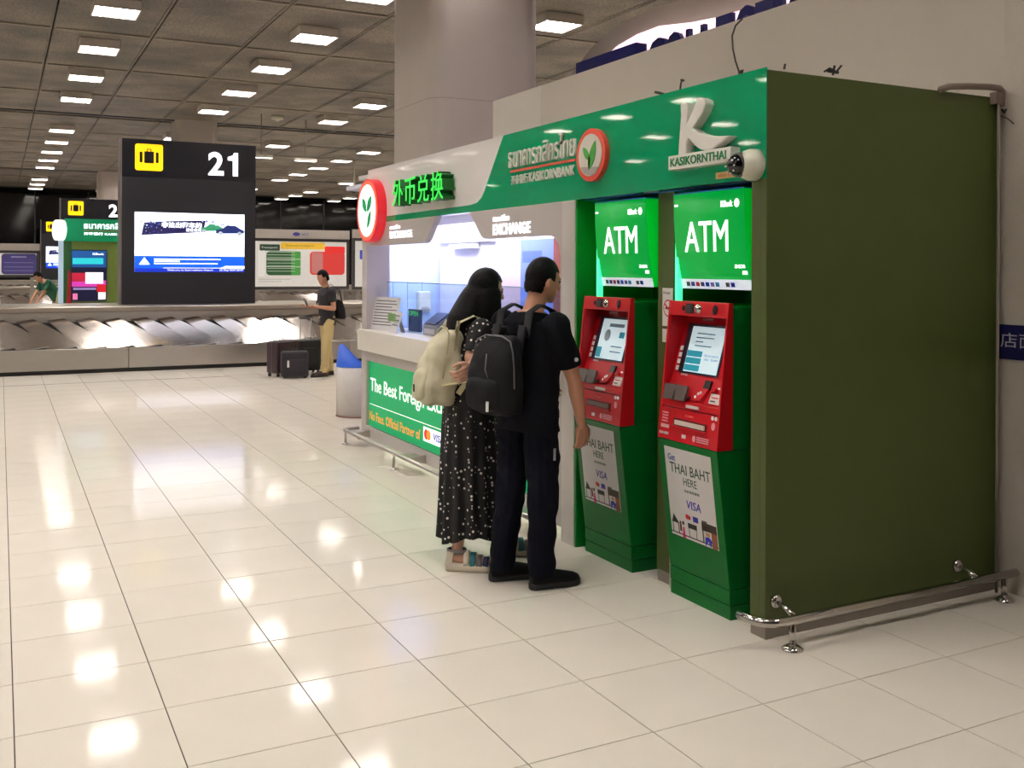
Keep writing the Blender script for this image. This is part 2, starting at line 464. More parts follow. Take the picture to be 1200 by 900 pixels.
# ceiling fittings -----------------------------------------------------------
def fitting():
    t = thing('ceiling_light', 'square white ceiling light box with louvred glowing underside', 'ceiling light', (0, 0, 5.5), 'square ceiling lights in rows across the hall')
    a, h = .33, .15
    b = MB()
    for x0, x1, y0, y1 in ((-a, a, -a, -a + .02), (-a, a, a - .02, a), (-a, -a + .02, -a + .02, a - .02), (a - .02, a, -a + .02, a - .02)):
        b.box(x0, x1, y0, y1, 5.5, 5.5 + h)
    b.box(-a, a, -a, a, 5.5 + h - .01, 5.5 + h)
    b.build('housing', LAMPBOX, t)
    MB().box(-a + .02, a - .02, -a + .02, a - .02, 5.53, 5.535).build('diffuser', LAMPE, t)
    g = MB()
    for i in range(1, 8): g.box(-a + .02 + i * .0775 - .004, -a + .02 + i * .0775 + .004, -a + .02, a - .02, 5.503, 5.528)
    for i in range(1, 4): g.box(-a + .02, a - .02, -a + .02 + i * .155 - .003, -a + .02 + i * .155 + .003, 5.503, 5.528)
    g.build('louvre', WHITE, t)
    return t
fit = fitting(); first = True
ORD = ('nearest', 'second nearest', 'third nearest', 'fourth nearest', 'fifth nearest', 'sixth nearest', 'seventh nearest', 'eighth nearest')
ROWS = {0: 'row running down the left of the picture', 1: 'row passing above pylon 21', 2: 'row just right of the big column'}
for i in range(-5, 8):
    seen = 0
    for j in range(-3, 14):
        x, yy = 1.55 + 3.15 * i, 16.15 + 2.97 * j
        if 27.4 < yy < 29.6 or 44.6 < yy < 46.8 or yy > 55: continue
        if yy < 5 or (yy < 14 and x < -9): continue
        yy += (1.55 - x) * -.09          # rows shift slightly along the hall
        o = fit if first else copy_tree(fit); first = False
        o.location = (x, yy, 5.5)
        p = to_px(x, yy, 5.5)
        if i in ROWS and seen < 8 and p and 0 < p[0] < 1200 and p[1] > -2:
            o['label'] = '%s square ceiling light in the %s' % (ORD[seen], ROWS[i]); seen += 1
        else:
            o['label'] = 'unseen square ceiling light continuing the rows over the near hall'
# unseen fittings continuing the rows, added to light near floor and kiosk
for x, yy in ((-1.6, 7.2), (-1.6, 4.2), (-4.75, 7.0), (-4.75, 4.0), (-7.9, 6.8), (-7.9, 3.8), (1.55, 7.2), (1.55, 4.2), (1.55, 1.2), (-1.6, 1.2), (-4.75, 1.0), (-7.9, .8), (4.7, .6), (-11, 6.5), (-11, 9.5), (-11, 3.6)):
    o = copy_tree(fit); o.location = (x, yy, 5.5); o['label'] = 'unseen square ceiling light continuing the rows over the near hall'
# small hanging devices
def pendant(px, py, py0, label, yy):
    p = on_y(px, py, yy)
    t = thing('hanging_light', label, 'pendant', (p.x, p.y, ZC))
    MB().tube([(p.x, p.y, ZC), (p.x, p.y, p.z + .04)], .012).build('rod', mat('rod_grey', (120, 110, 104), .5), t)
    MB().box(p.x - .3, p.x + .3, p.y - .07, p.y + .07, p.z - .02, p.z + .05).build('body', LAMPBOX, t)
    MB().box(p.x - .28, p.x + .28, p.y - .06, p.y + .06, p.z - .025, p.z - .02).build('tube', mat('tube_glow', (255, 250, 240), .5, emit=5), t)
pendant(306, 184, 150, 'thin strip light hanging on a rod just right of the pylon', 26.0)
pendant(358, 188, 150, 'thin strip light hanging on a rod above the billboard', 26.5)
def detector(px, py, label):
    p = on_z(px, py, ZC); t = thing('ceiling_detector', label, 'detector', (p.x, p.y, ZC))
    MB().lathe((p.x, p.y, ZC - .12), [(.05, 0), (.16, .03), (.17, .12)]).build('housing', OFFW, t)
    MB().lathe((p.x, p.y, ZC - .14), [(.01, 0), (.05, .005), (.05, .03)]).build('lens', WHITE, t)
detector(325, 136, 'small round white detector on the ceiling between the lights')
p = on_z(415, 222, 4.6)
t = thing('ceiling_camera', 'small white dome camera hanging far off above the round logo', 'camera', (p.x, p.y, ZC))
MB().tube([(p.x, p.y, ZC), (p.x, p.y, 4.7)], .03).build('rod', OFFW, t)
MB().ball((p.x, p.y, 4.6), .16).build('dome', BLACK, t)
MB().lathe((p.x, p.y, 4.62), [(.18, 0), (.18, .12), (.06, .16)]).build('cap', OFFW, t)

# arch with illuminated lettering beyond the partition ----------------------
AX = 6.4
arch = thing('arched_bulkhead', 'curved grey bulkhead rising behind the partition at the top', 'bulkhead', (AX + .3, 8, 0))
def axp(px, py, x=AX): p = on_x(px, py, x); return (p.y, p.z)
outer = [axp(*p_) for p_ in ((585, 190), (612, 140), (640, 98), (655, 78), (672, 55), (693, 35), (718, 18), (748, 5), (790, -8), (860, -30), (1000, -75), (1400, -200))]
outer += [(outer[-1][0], .5), (outer[0][0], .5)]
inner = [axp(*p_) for p_ in ((696, 92), (700, 66), (716, 52), (738, 39), (764, 29), (800, 25), (830, 19), (870, 7), (905, -4), (960, -22), (1000, -36))]
MB().prism([(AX + .25, a, b) for a, b in outer], (.3, 0, 0)).build('bulkhead', mat('bulkhead_paint', (160, 150, 140), .7, var=.03, scale=3), arch)
sgn = thing('illuminated_sign', 'pink white backlit sign with navy block letters above the partition', 'sign', (AX, 7, 3.0))
zb = 2.6
inner += [(inner[-1][0], zb), (inner[0][0], zb)]
MB().prism([(AX + .1, a, b) for a, b in inner], (.12, 0, 0)).build('lit_face', mat('lit_pink', (255, 236, 240), .5, emit=1.2, ergb=(255, 222, 232)), sgn)
NAVY = mat('navy_letter', (6, 8, 72), .5, spec=.2)
COPPER = mat('letter_edge', (200, 140, 120), .4)
L0 = on_x(754, 48, AX)
for ch, xa, xb, yt in (('C', 754, 775, 48), ('O', 775, 796, 40), ('L', 799, 811, 34), ('L', 816, 829, 28.5), ('E', 834, 853, 20), ('C', 856, 878, 10), ('T', 880, 901, 3), ('I', 904, 912, -1), ('O', 917, 940, -8), ('N', 944, 966, -16)):
    a = on_x(xa, yt, AX); b = on_x(xb, yt, AX)
    o = text(ch, (AX + .1, a.y, a.z - .5), R_X, U_Z, a.y - b.y, .5, NAVY, sgn, .05, bold=.03, name='letter')
a = on_x(675, 73, AX - .1); b = on_x(745, 51, AX - .1)
box(AX - .1, AX + .05, b.y, a.y, 2.7, (a.z + b.z) / 2).build('navy_panel', mat('navy_panel', (6, 10, 76), .5, spec=.2), sgn)

# ================================================================== THE KIOSK
KX, KY0, KY1, KZ, FZ = 3.03, 3.40, 8.79, 2.55, 2.057
K = thing('bank_kiosk', 'green and white exchange kiosk with lit counter and olive side wall', 'kiosk', (3.6, 6.0, 0))
box(KX, 4.58, KY0, KY0 + .04, .065, KZ - .01).build('side_panel', OLIVE, K, .003)
box(KX + .04, 4.58, KY0 + .006, KY0 + .05, 0, .066).build('plinth', PLINTH, K)
box(KX + .004, KX + .05, KY0 + .001, KY0 + .1, 0, .066).build('plinth', PLINTH, K)
box(KX + .0005, KX + .6, KY0 + .04, KY0 + .1, .065, FZ).build('corner_post', OLIVE, K)
box(KX + .05, 4.58, KY0 + .04, 9.2, KZ - .06, KZ - .02).build('roof', WHITE, K)
box(4.54, 4.58, KY0 + .04, 5.1, 0, KZ - .06).build('rear_panel', OLIVE, K)
# fascia
box(KX - .004, KX - .0005, KY0, 4.431, FZ, KZ).build('fascia_panel', EMERALD, K)
def kp(px, py, x=KX): p = on_x(px, py, x); return (p.y, p.z)
slope = [(6.0, KZ), (6.02, 2.53), (6.07, 2.47), (6.30, 2.19), (6.345, 2.15), (6.42, 2.118), (6.52, 2.108), (KY1, 2.105)]
MB().prism([(KX, 4.435, FZ), (KX, 4.435, KZ)] + [(KX, a, b) for a, b in slope] + [(KX, KY1, FZ)], (.06, 0, 0)).build('fascia_panel', EMERALD, K)
MB().prism([(KX, a, b) for a, b in slope] + [(KX, KY1, KZ)], (.06, 0, 0)).build('fascia_panel', WHITEV, K)
box(KX + .06, KX + .5, KY1 - .03, KY1, FZ, KZ).build('fascia_return', WHITEV, K)
box(KX + .06, KX + .7, 4.3, KY1, FZ + .0, FZ + .02).build('soffit', GREYLAM, K)
# thai bank name, rule, latin name
text('ธนาคารกสิกรไทย', (KX - .0, 5.905, 2.318), R_X, U_Z, .86, .155, LETWHITE, K, .014, bold=.0)
box(KX - .006, KX, 5.047, 5.89, 2.288, 2.302).build('red_rule', mat('rule_red', (225, 88, 70), .4), K)
text('开泰银行', (KX, 5.875, 2.205), R_X, U_Z, .235, .062, LETWHITE, K, .008, bold=.0)
text('KASIKORNBANK', (KX, 5.625, 2.205), R_X, U_Z, .57, .062, LETWHITE, K, .008, bold=.008)
# oval emblem on the green fascia
OC = (KX, 4.838, 2.30)
emb = poly('emblem', OC, R_X, U_Z, disc(0, 0, .155, .152), mat('emblem_red', (226, 84, 66), .3), K, .03)
poly('emblem_face', OC, R_X, U_Z, disc(0, 0, .125, .122), mat('emblem_white', (222, 216, 206), .35), emb, .004, .03)
LEAFG = mat('leaf_green', (70, 160, 62), .35)
def leaf(x0, y0, x1, y1, wd, n=8):
    d = Vector((x1 - x0, y1 - y0)); L_ = d.length; d.normalize(); pnt = []
    for sgn_ in (1, -1):
        for i in range(n):
            t_ = i / n if sgn_ == 1 else 1 - i / n
            k = math.sin(PI * t_) ** .8 * wd * sgn_
            pnt.append((x0 + d.x * L_ * t_ - d.y * k, y0 + d.y * L_ * t_ + d.x * k))
    return pnt
for q in ((-.005, -.085, .06, .075, .03), (-.005, -.03, -.07, .05, .02), (-.004, -.08, .0, .0, .012)):
    poly('leaf', OC, R_X, U_Z, leaf(*q), LEAFG, emb, .004, .034)
poly('field', OC, R_X, U_Z, disc(0, 0, .12, .117, 14, PI + .55, 2 * PI - .55), mat('emblem_grey', (170, 162, 156), .4), emb, .002, .034)
# chinese letters: deep green boxes with glowing faces
LETG = mat('letter_green', (8, 92, 28), .35)
LETGLOW = mat('letter_green_glow', (60, 230, 90), .4, emit=.5, ergb=(40, 235, 80))
for i, ch in enumerate('外币兑换'):
    y0 = 7.86 - i * .277
    text(ch, (KX, y0, 2.165), R_X, U_Z, .235, .215, LETG, K, .10, bold=.004, name='letter')
    text(ch, (KX - .1, y0, 2.165), R_X, U_Z, .235, .215, LETGLOW, K, .004, bold=.0, name='letter_face')
# round lit logo at the end
RC = (KX, 8.56, 2.165)
lg = poly('round_logo', RC, R_X, U_Z, disc(0, 0, .285, .285, 44), mat('logo_red', (220, 30, 48), .3, emit=.25, ergb=(230, 30, 50)), K, .085)
poly('logo_ring', RC, R_X, U_Z, disc(0, 0, .27, .27, 44), mat('logo_ring', (250, 110, 80), .4, emit=.7, ergb=(255, 96, 70)), lg, .003, .085)
poly('logo_face', RC, R_X, U_Z, disc(0, 0, .235, .235, 44), mat('logo_white', (255, 255, 255), .4, emit=1.1, ergb=(255, 250, 248)), lg, .003, .087)
LOGOLEAF = mat('logo_leaf', (0, 150, 90), .4, emit=.25)
for q in ((-.005, -.01, -.12, .115, .042), (.012, -.01, .13, .125, .044), (.02, -.16, .115, -.005, .036)):
    poly('leaf', RC, R_X, U_Z, leaf(*q), LOGOLEAF, lg, .003, .09)
# K letter and name bar
z2 = lambda p_: (660 + p_[0] / 4, 60 + p_[1] / 4)
kpts = [(548, 246), (560, 240), (578, 243), (584, 262), (578, 338), (612, 262), (624, 224), (640, 217), (662, 226), (668, 246), (654, 285), (606, 362), (632, 382), (668, 393), (720, 398), (778, 396), (738, 430), (700, 458), (668, 468), (640, 460), (612, 440), (586, 408), (577, 424), (575, 480), (562, 492), (538, 490), (540, 440), (546, 360), (550, 300)]
MB().prism([(KX - .055, *kp(*z2(p_), KX - .055)) for p_ in kpts], (.055, 0, 0)).build('letter_k', LETWHITE, K, .006)
a, b = on_x(783, 203.5, KX - .06), on_x(856, 191, KX - .06)
nb = box(KX - .06, KX, b.y, a.y, 2.143, 2.213).build('name_bar', LETWHITE, K, .003)
text('KASIKORNTHAI', (KX - .06, a.y - .02, 2.158), R_X, U_Z, a.y - b.y - .05, .042, mat('bar_green', (20, 120, 70), .4), nb, .003, bold=.015)
box(KX - .008, KX - .004, 3.575, 3.745, 2.077, 2.108).build('yellow_label', mat('label_yellow', (214, 186, 120), .5), K)
text('บริการ 24 ชม.', (KX - .008, 3.725, 2.084), R_X, U_Z, .13, .016, mat('label_red', (200, 90, 60), .5), K, .001)
# posts and niches
box(KX + .002, KX + .55, 5.035, 5.05, .0, FZ).build('green_flank', GREENPOST, K)
box(KX - .005, KX + .3, 5.05, 5.2, .0, FZ).build('steel_post', mat('post_grey', (214, 208, 204), .35, metal=.2), K, .004)
box(KX + .08, KX + .55, 4.19, 4.33, .06, FZ).build('divider', OLIVE, K)
box(KX + .08, KX + .55, 4.2, 4.32, .0, .06).build('plinth', PLINTH, K)
box(KX + .055, KX + .08, 4.16, 4.185, 0, 1.0).build('steel_edge', STEEL, K)
box(KX + .55, KX + .58, 3.5, 5.05, 0, FZ).build('niche_back', DGREEN, K)
box(KX + .05, KX + .55, 3.5, 5.03, FZ - .006, FZ - .002).build('niche_soffit', mat('blue_film', (20, 110, 190), .3), K)
# notice stickers on the divider
NX = KX + .079
n1 = box(NX - .002, NX, 4.195, 4.285, 1.35, 1.55).build('notice', POSTER, K)
ring = [( .0 + .036 * math.cos(i * PI / 14), .036 * math.sin(i * PI / 14)) for i in range(28)]
poly('prohibition_ring', (NX - .002, 4.235, 1.445), R_X, U_Z, disc(0, 0, .04, .045), INKRED, n1, .001)
poly('ring_inside', (NX - .002, 4.235, 1.445), R_X, U_Z, disc(0, 0, .033, .038), POSTER, n1, .001, .001)
poly('slash', (NX - .004, 4.235, 1.445), R_X, U_Z, [(-.03, .02), (-.025, .026), (.03, -.02), (.025, -.026)], INKRED, n1, .001)
poly('pictogram', (NX - .004, 4.235, 1.445), R_X, U_Z, [(-.02, -.006), (.02, -.006), (.02, .006), (-.02, .006)], INKBLACK, n1, .0005)
text('ห้ามสูบ', (NX - .002, 4.277, 1.515), R_X, U_Z, .06, .018, INKGREY, n1, .001)
box(NX - .002, NX, 4.205, 4.285, 1.265, 1.335).build('notice', POSTER, K)

# booth front ---------------------------------------------------------------
BY0, BY1 = 5.2, 8.95
va = [(BY1, FZ), (BY1, 1.85), (7.46, 1.85), (7.40, 1.858), (7.36, 1.88), (7.167, FZ)]
vb = [(6.547, FZ), (6.36, 1.885), (6.33, 1.865), (6.28, 1.857), (5.40, 1.857), (5.31, 1.845), (5.25, 1.80), (5.225, 1.72), (5.225, 1.09), (BY0, 1.09), (BY0, FZ)]
MB().prism([(KX, a, b) for a, b in va], (.05, 0, 0)).build('valance', GREYLAM, K)
MB().prism([(KX, a, b) for a, b in vb], (.05, 0, 0)).build('valance', GREYLAM, K)
VGLOW = mat('valance_glow', (255, 255, 255), .5, emit=1.5, ergb=(246, 244, 255))
text('แลกเปลี่ยน', (KX, 8.19, 1.985), R_X, U_Z, .24, .035, VGLOW, K, .006, bold=.02)
text('EXCHANGE', (KX, 8.19, 1.905), R_X, U_Z, .52, .062, VGLOW, K, .006, bold=.02)
text('แลกเปลี่ยน', (KX, 6.15, 1.972), R_X, U_Z, .24, .042, VGLOW, K, .006, bold=.02)
text('EXCHANGE', (KX, 6.15, 1.878), R_X, U_Z, .54, .075, VGLOW, K, .006, bold=.02)
box(KX + .003, KX + .22, BY1 - .13, BY1 - .001, .082, FZ).build('jamb', GREYLAM, K)
INT = mat('booth_wall', (222, 224, 240), .6, var=.02)
INTB = mat('booth_wall_blue', (200, 206, 240), .55, var=.02)
# counter
box(KX - .05, KX + .42, BY0, BY1 - .02, .885, 1.075).build('counter', CREAM, K, .004)
# lower frame with light box
lo = MB()
GY0, GY1, GZ0, GZ1 = 5.27, 8.845, .185, .79
lo.box(KX, KX + .06, BY0, BY1, GZ1, .885); lo.box(KX, KX + .06, BY0, BY1, .08, GZ0)
lo.box(KX, KX + .06, GY1, BY1, GZ0, GZ1); lo.box(KX, KX + .06, BY0, GY0, GZ0, GZ1)
lo.build('lower_frame', GREYLAM, K)
box(KX + .06, KX + .5, BY0, BY1, .075, .885).build('counter_body', GREYLAM, K)
GL = mat('lightbox_green', (0, 110, 66), .4, emit=.5, ergb=(0, 190, 108), spec=.2)
lb = box(KX + .03, KX + .058, GY0, GY1, GZ0, GZ1).build('lightbox_panel', GL, K)
box(KX + .012, KX + .018, GY0, GY1, GZ0 - .008, GZ0 + .004).build('panel_trim', INKBLACK, K)
LBW = mat('lightbox_white', (255, 255, 255), .5, emit=.8)
LBO = mat('lightbox_orange', (240, 150, 60), .5, emit=.5, ergb=(250, 150, 60))
LX = KX + .03
text('The Best Foreign Exchange', (LX, 8.78, .473), R_X, U_Z, 2.08, .16, LBW, lb, .001, bold=.008)
box(LX - .001, LX, 5.35, 8.79, .386, .392).build('rule', LBW, lb)
text('No Fees. Official Partner of', (LX, 8.8, .242), R_X, U_Z, 1.25, .085, LBO, lb, .001, bold=.012)
cl = box(LX - .002, LX, 6.3, 7.48, .25, .365).build('card_logos', LBW, lb)
poly('red_disc', (LX - .002, 7.42, .308), R_X, U_Z, disc(0, 0, .042), mat('mc_red', (225, 40, 40), .5, emit=.4), cl, .001)
poly('orange_disc', (LX - .0035, 7.365, .308), R_X, U_Z, disc(0, 0, .042), mat('mc_orange', (250, 160, 60), .5, emit=.4), cl, .001)
MCB = mat('card_blue', (40, 50, 170), .5, emit=.3)
text('VISA', (LX - .002, 7.27, .28), R_X, U_Z, .2, .06, MCB, cl, .001, bold=.02, shear=.2)
patch('card_tile', (LX - .002, 7.0, .27), R_X, U_Z, 0, .13, 0, .08, MCB, cl, .001)
patch('card_tile', (LX - .002, 6.78, .27), R_X, U_Z, 0, .13, 0, .08, mat('card_green', (20, 120, 90), .5, emit=.2), cl, .001)
text('1', (LX, 5.36, .32), R_X, U_Z, .03, .1, LBW, lb, .001)
# light strip under the base
box(KX + .17, KX + .21, BY0 + .1, BY1 - .15, .062, .074).build('underlight', mat('underlight', (250, 255, 235), .5, emit=3, ergb=(240, 255, 225)), K)
box(KX + .25, KX + .5, BY0, BY1 - .1, 0, .075).build('base', mat('base_grey', (150, 148, 140), .6), K)
# booth interior
IX = 4.1
box(IX, IX + .04, BY0, 9.6, .0, 2.5).build('rear_wall', INT, K)
box(KX + .28, IX, 9.6, 9.64, 0, 2.5).build('end_wall', INTB, K)
box(KX + .24, KX + .28, BY1, 9.64, 0, 2.5).build('front_return', INT, K)
box(KX + .05, IX, BY0, BY0 + .03, .885, 2.5).build('inner_side_wall', INT, K)
box(KX + .06, IX, BY0, 9.62, 2.42, 2.46).build('inner_ceiling', INT, K)
box(KX + .5, IX, BY0, 9.6, .06, .08).build('inner_floor', GREYLAM, K)
BL = mat('booth_lamp', (255, 255, 255), .5, emit=20, ergb=(232, 234, 255))
for a, b in ((5.6, 6.6), (7.2, 8.4), (8.7, 9.4)):
    box(3.45, 3.95, a, b, 2.41, 2.42).build('booth_lamp', BL, K)
dr = box(IX - .03, IX, 8.15, 9.5, .1, 1.95).build('booth_door', mat('door_white', (236, 234, 240), .45), K)
box(IX - .06, IX - .03, 8.2, 9.5, 1.9, 1.93).build('door_frame', mat('frame_grey', (170, 168, 178), .5), dr)
box(IX - .09, IX - .03, 8.55, 9.15, 1.84, 1.89).build('door_closer', mat('closer_grey', (190, 190, 198), .4), dr)
box(IX - .02, IX, 7.72, 8.1, .9, 2.0).build('pink_panel', mat('pink_wall', (240, 208, 212), .55), K)
bp_ = box(IX - .03, IX, 7.1, 7.72, .95, 1.9).build('blue_screen', mat('blue_screen', (120, 140, 216), .4, emit=.12), K)
patch('screen_bar', (IX - .03, 7.68, 1.7), R_X, U_Z, 0, .35, 0, .1, mat('screen_bar', (90, 112, 170), .5), bp_, .002)
box(IX - .05, IX, 6.95, 7.1, 1.2, 1.9).build('jamb_reflection', mat('jamb_reflection', (140, 72, 56), .4), K)  # reddish reflection on the rounded jamb, put in as a coloured strip
# glass screen on the counter
gl = box(KX + .2, KX + .206, BY0 + .05, 8.8, 1.075, 1.52).build('counter_screen', GLASS, K)
box(KX + .197, KX + .209, BY0 + .05, 8.8, 1.515, 1.522).build('screen_edge', mat('glass_edge', (120, 160, 170), .3), K)
# blue tiled band of the end wall
for i in range(4):
    for j in range(3):
        box(3.42 + i * .16, 3.42 + i * .16 + .155, 9.585, 9.6, 1.05 + j * .155, 1.05 + j * .155 + .15).build('wall_tile', mat('booth_tile', (200, 218, 240), .3), K)
sw = thing('wall_dispenser', 'white wall box on the blue tiled wall inside the booth', 'dispenser', (3.9, 9.58, 1.2))
box(3.83, 3.97, 9.5, 9.585, 1.2, 1.41).build('cover', OFFW, sw, .02, seg=3)
box(3.86, 3.94, 9.49, 9.5, 1.23, 1.25).build('slot', GREYLAM, sw)

# loose cables on the roof edge
CAB = mat('cable_black', (34, 28, 26), .6)
def cable(pts, x=KX + .02, r=.005):
    P = [on_x(px, py, x) for px, py in pts]
    return MB().tube(P, r, 6).build('cable', CAB, K)
cable([(870, 22), (862, 30), (858, 42), (859, 58), (862, 72), (866, 84)], KX + .3)
cable([(866, 85), (870, 83), (868, 87)], KX + .1, .008)
cable([(797, 106), (798, 97), (800, 94)], KX + .1, .005); cable([(799.5, 95), (800, 93)], KX + .1, .012)
cable([(779, 111), (773, 109), (768, 108)], KX + .1, .008)
def cable_y(pts, r):
    MB().tube([on_y(px, py, KY0 + .06) for px, py in pts], r, 6).build('cable', CAB, K)
cable_y([(966, 84), (972, 80), (980, 84), (986, 77)], .005); cable_y([(976, 88), (978, 77)], .006); cable_y([(970, 83), (982, 85)], .008)
cable_y([(919, 81), (920, 75)], .006)

# dome camera on the fascia
c = thing('security_camera', 'white wall camera with dark lens ball on the green fascia corner', 'camera', (KX, 3.50, 2.12))
cc = Vector((KX - .05, 3.49, 2.12))
MB().lathe((KX - .004, 3.472, 2.12), [(.072, 0), (.072, .03), (.064, .055), (.042, .078), (.0, .085)], 24, (-1, .05, 0)).build('housing', OFFW, c)
ax = Vector((-.95, .12, -.12)).normalized()
cen = Vector((KX - .058, 3.502, 2.122))
MB().ball(cen + ax * .02, .05).build('lens_ball', mat('lens_black', (10, 10, 12), .08), c)
MB().lathe(cen + ax * .005, [(.056, -.02), (.056, .02), (.05, .022)], 24, ax).build('lens_ring', mat('lens_ring', (60, 58, 56), .4), c)
for k in range(8):
    q = k * PI / 4; a_ = ax.orthogonal().normalized(); b_ = ax.cross(a_)
    MB().ball(cen + ax * .062 + (a_ * math.cos(q) + b_ * math.sin(q)) * .034, .005, 8, 5).build('infrared_lamp', WHITE, c)

# ================================================================== ATMs
def make_atm(y0, y1, label, screen):
    W = y1 - y0
    t = thing('cash_machine', label, 'cash machine', (3.2, (y0 + y1) / 2, 0))
    Y = lambda s: y1 - s * W                         # s: 0 left .. 1 right as seen
    xb, xm, xt = 3.05, 2.965, 3.035
    fx0 = lambda z: xm + .006 + (xt - xm) * (z - .8) / .69
    def pr(pts, a, b, name, m, parent=t, bevel=0):
        return MB().prism([(x, a, z) for x, z in pts], (0, b - a, 0)).build(name, m, parent, bevel)
    pr([(xb, 0), (xb, .066), (3.5, .066), (3.5, 0)], y0, y1, 'kick_plate', GREENATM, bevel=.002)
    pr([(xb - .004, .07), (xb - .004, .14), (3.5, .14), (3.5, .07)], y0, y1, 'base_band', GREENATM, bevel=.003)
    lower = pr([(xb - .006, .144), (xm, .798), (3.5, .798), (3.5, .144)], y0, y1, 'lower_door', GREENATM, bevel=.004)
    cb = MB().box(3.06, 3.5, y0 + .002, y0 + .012, .8, 1.47); cb.box(3.06, 3.5, y1 - .012, y1 - .002, .8, 1.47)
    cb.box(3.06, 3.5, y0 + .012, y1 - .012, 1.46, 1.47); cb.box(3.16, 3.5, y0 + .012, y1 - .012, .8, 1.46); cb.box(3.06, 3.16, y0 + .012, y1 - .012, .8, .95)
    cb.build('cabinet', GREENATM, t)
    for a_ in (y0 + .012, y1 - .018): pr([(fx0(1.0), 1.0), (fx0(1.418), 1.418), (3.16, 1.46), (3.16, 1.0)], a_, a_ + .006, 'recess_liner', DRED)
    # red front: cheeks, brow, recess back, shelf, cash panel
    fx = lambda z: xm + (xt - xm) * (z - .8) / .69
    ck = .042
    pr([(fx(.8), .8), (fx(1.49), 1.49), (3.06, 1.49), (3.06, .8)], y0, y0 + .012, 'cheek', RED)
    pr([(fx(.8), .8), (fx(1.49), 1.49), (3.06, 1.49), (3.06, .8)], y1 - .012, y1, 'cheek', RED)
    brow = pr([(fx(1.418), 1.418), (fx(1.49), 1.49), (3.06, 1.49), (3.06, 1.418)], y0 + .012, y1 - .012, 'brow', RED, bevel=.003)
    # screen back plane: leaning, recessed
    bx = lambda z: 3.135 - .09 * (1.42 - z) / .3
    pr([(bx(1.12), 1.12), (bx(1.45), 1.45), (3.16, 1.45), (3.16, 1.12)], y0 + .012, y1 - .012, 'recess_panel', DRED)
    pr([(2.995, 1.0), (bx(1.12), 1.12), (3.16, 1.12), (3.16, 1.0)], y0 + .012, y1 - .012, 'key_panel', RED)
    pr([(fx(.965), .965), (fx(.995), .997), (3.0, 1.004), (3.16, 1.004), (3.16, .965)], y0 + .012, y1 - .012, 'shelf', RED, bevel=.003)
    cash = pr([(fx(.80) + .0, .80), (fx(.96) + .004, .96), (3.06, .96), (3.06, .80)], y0 + .012, y1 - .012, 'cash_panel', RED, bevel=.003)
    # brow details
    up = Vector((xt - xm, 0, .69)).normalized(); nn = R_X.cross(up)
    bo = Vector((fx(1.455) - .001, Y(0), 1.455))
    poly('sensor', bo, R_X, up, disc(.125, .0, .011, .013), BLACK, brow, .003)
    dsp = patch('display', bo, R_X, up, .145, .205, -.024, .024, BLACK, brow, .003)
    for k in range(4): patch('caption', bo, R_X, up, .15, .185, .012 - k * .01, .016 - k * .01, INKGREY, dsp, .0005, .003)
    MB().ball(bo + R_X * .245, (.02, .024, .024)).build('dome_mirror', CHROME, brow)
    poly('camera_port', bo, R_X, up, disc(.37, .0, .017, .024), BLACK, brow, .003)
    patch('grille', Vector((fx(1.412) + .005, Y(0), 1.405)), R_X, up, .28, .36, -.006, .006, mat('grille_dark', (70, 14, 20), .5), brow, .003)
    # screen
    ub = Vector((.09, 0, .3)).normalized()
    so = Vector((bx(1.135) - .001, Y(0) + .014, 1.135))
    bz = patch('bezel', so, R_X, ub, .075, W - .08, -.005, .25, mat('bezel_dark', (24, 26, 44), .3), t, .004)
    sc = patch('screen', so, R_X, ub, .115, W - .092, .004, .236, mat('screen_glow', (208, 232, 240), .3, emit=.45, ergb=(205, 232, 242)), t, .002, .004)
    TEAL = mat('screen_teal', (30, 150, 175), .4, emit=.2); SGREY = mat('screen_text', (110, 130, 150), .5)
    z6 = .006
    if screen == 'menu':
        for k in range(3): patch('menu_button', so, R_X, ub, .117, .235, .01 + k * .036, .04 + k * .036, TEAL, sc, .0006, z6)
        for k, (a_, b_) in enumerate(((.16, .3), (.16, .3), (.16, .22), (.16, .29))): patch('screen_line', so, R_X, ub, a_, b_, .198 - k * .021, .204 - k * .021, SGREY, sc, .0004, z6)
        text('เลือกรายการ', so + R_X * .25 + ub * .088 + nn * z6, R_X, ub, .11, .014, INKBLUE, sc, .0003)
        text('1,000 - 20,000', so + R_X * .25 + ub * .068 + nn * z6, R_X, ub, .11, .012, INKBLUE, sc, .0003)
    else:
        patch('menu_button', so, R_X, ub, .19, .34, .19, .21, SGREY, sc, .0006, z6)
        poly('pictogram', so, R_X, ub, disc(.19, .14, .03, .035), mat('screen_grey', (170, 190, 196), .5), sc, .0006, z6)
        patch('menu_button', so, R_X, ub, .117, .165, .01, .07, TEAL, sc, .0006, z6)
        patch('menu_button', so, R_X, ub, .31, .36, .13, .165, TEAL, sc, .0006, z6)
        for k in range(2): patch('screen_line', so, R_X, ub, .25, .36, .075 - k * .03, .082 - k * .03, SGREY, sc, .0004, z6)
    for k in range(4): patch('side_button', so, R_X, ub, .052, .072, .005 + k * .034, .028 + k * .034, PRINTWHITE, t, .006)
    # key pad hood: two dark leaves
    ko = Vector((2.972, Y(0), 1.0)); GREYL = mat('hood_grey', (92, 84, 80), .4); 
    for k in range(2):
        x0 = .04 + k * .092
        pts = [(x0 + .006, 0), (x0 + .08, 0.004), (x0 + .094, .065), (x0 + .088, .078), (x0 + .008, .078), (x0, .068)]
        o = poly('keypad_hood', ko, R_X, Vector((.25, 0, 1)), pts, GREYL, t, .012)
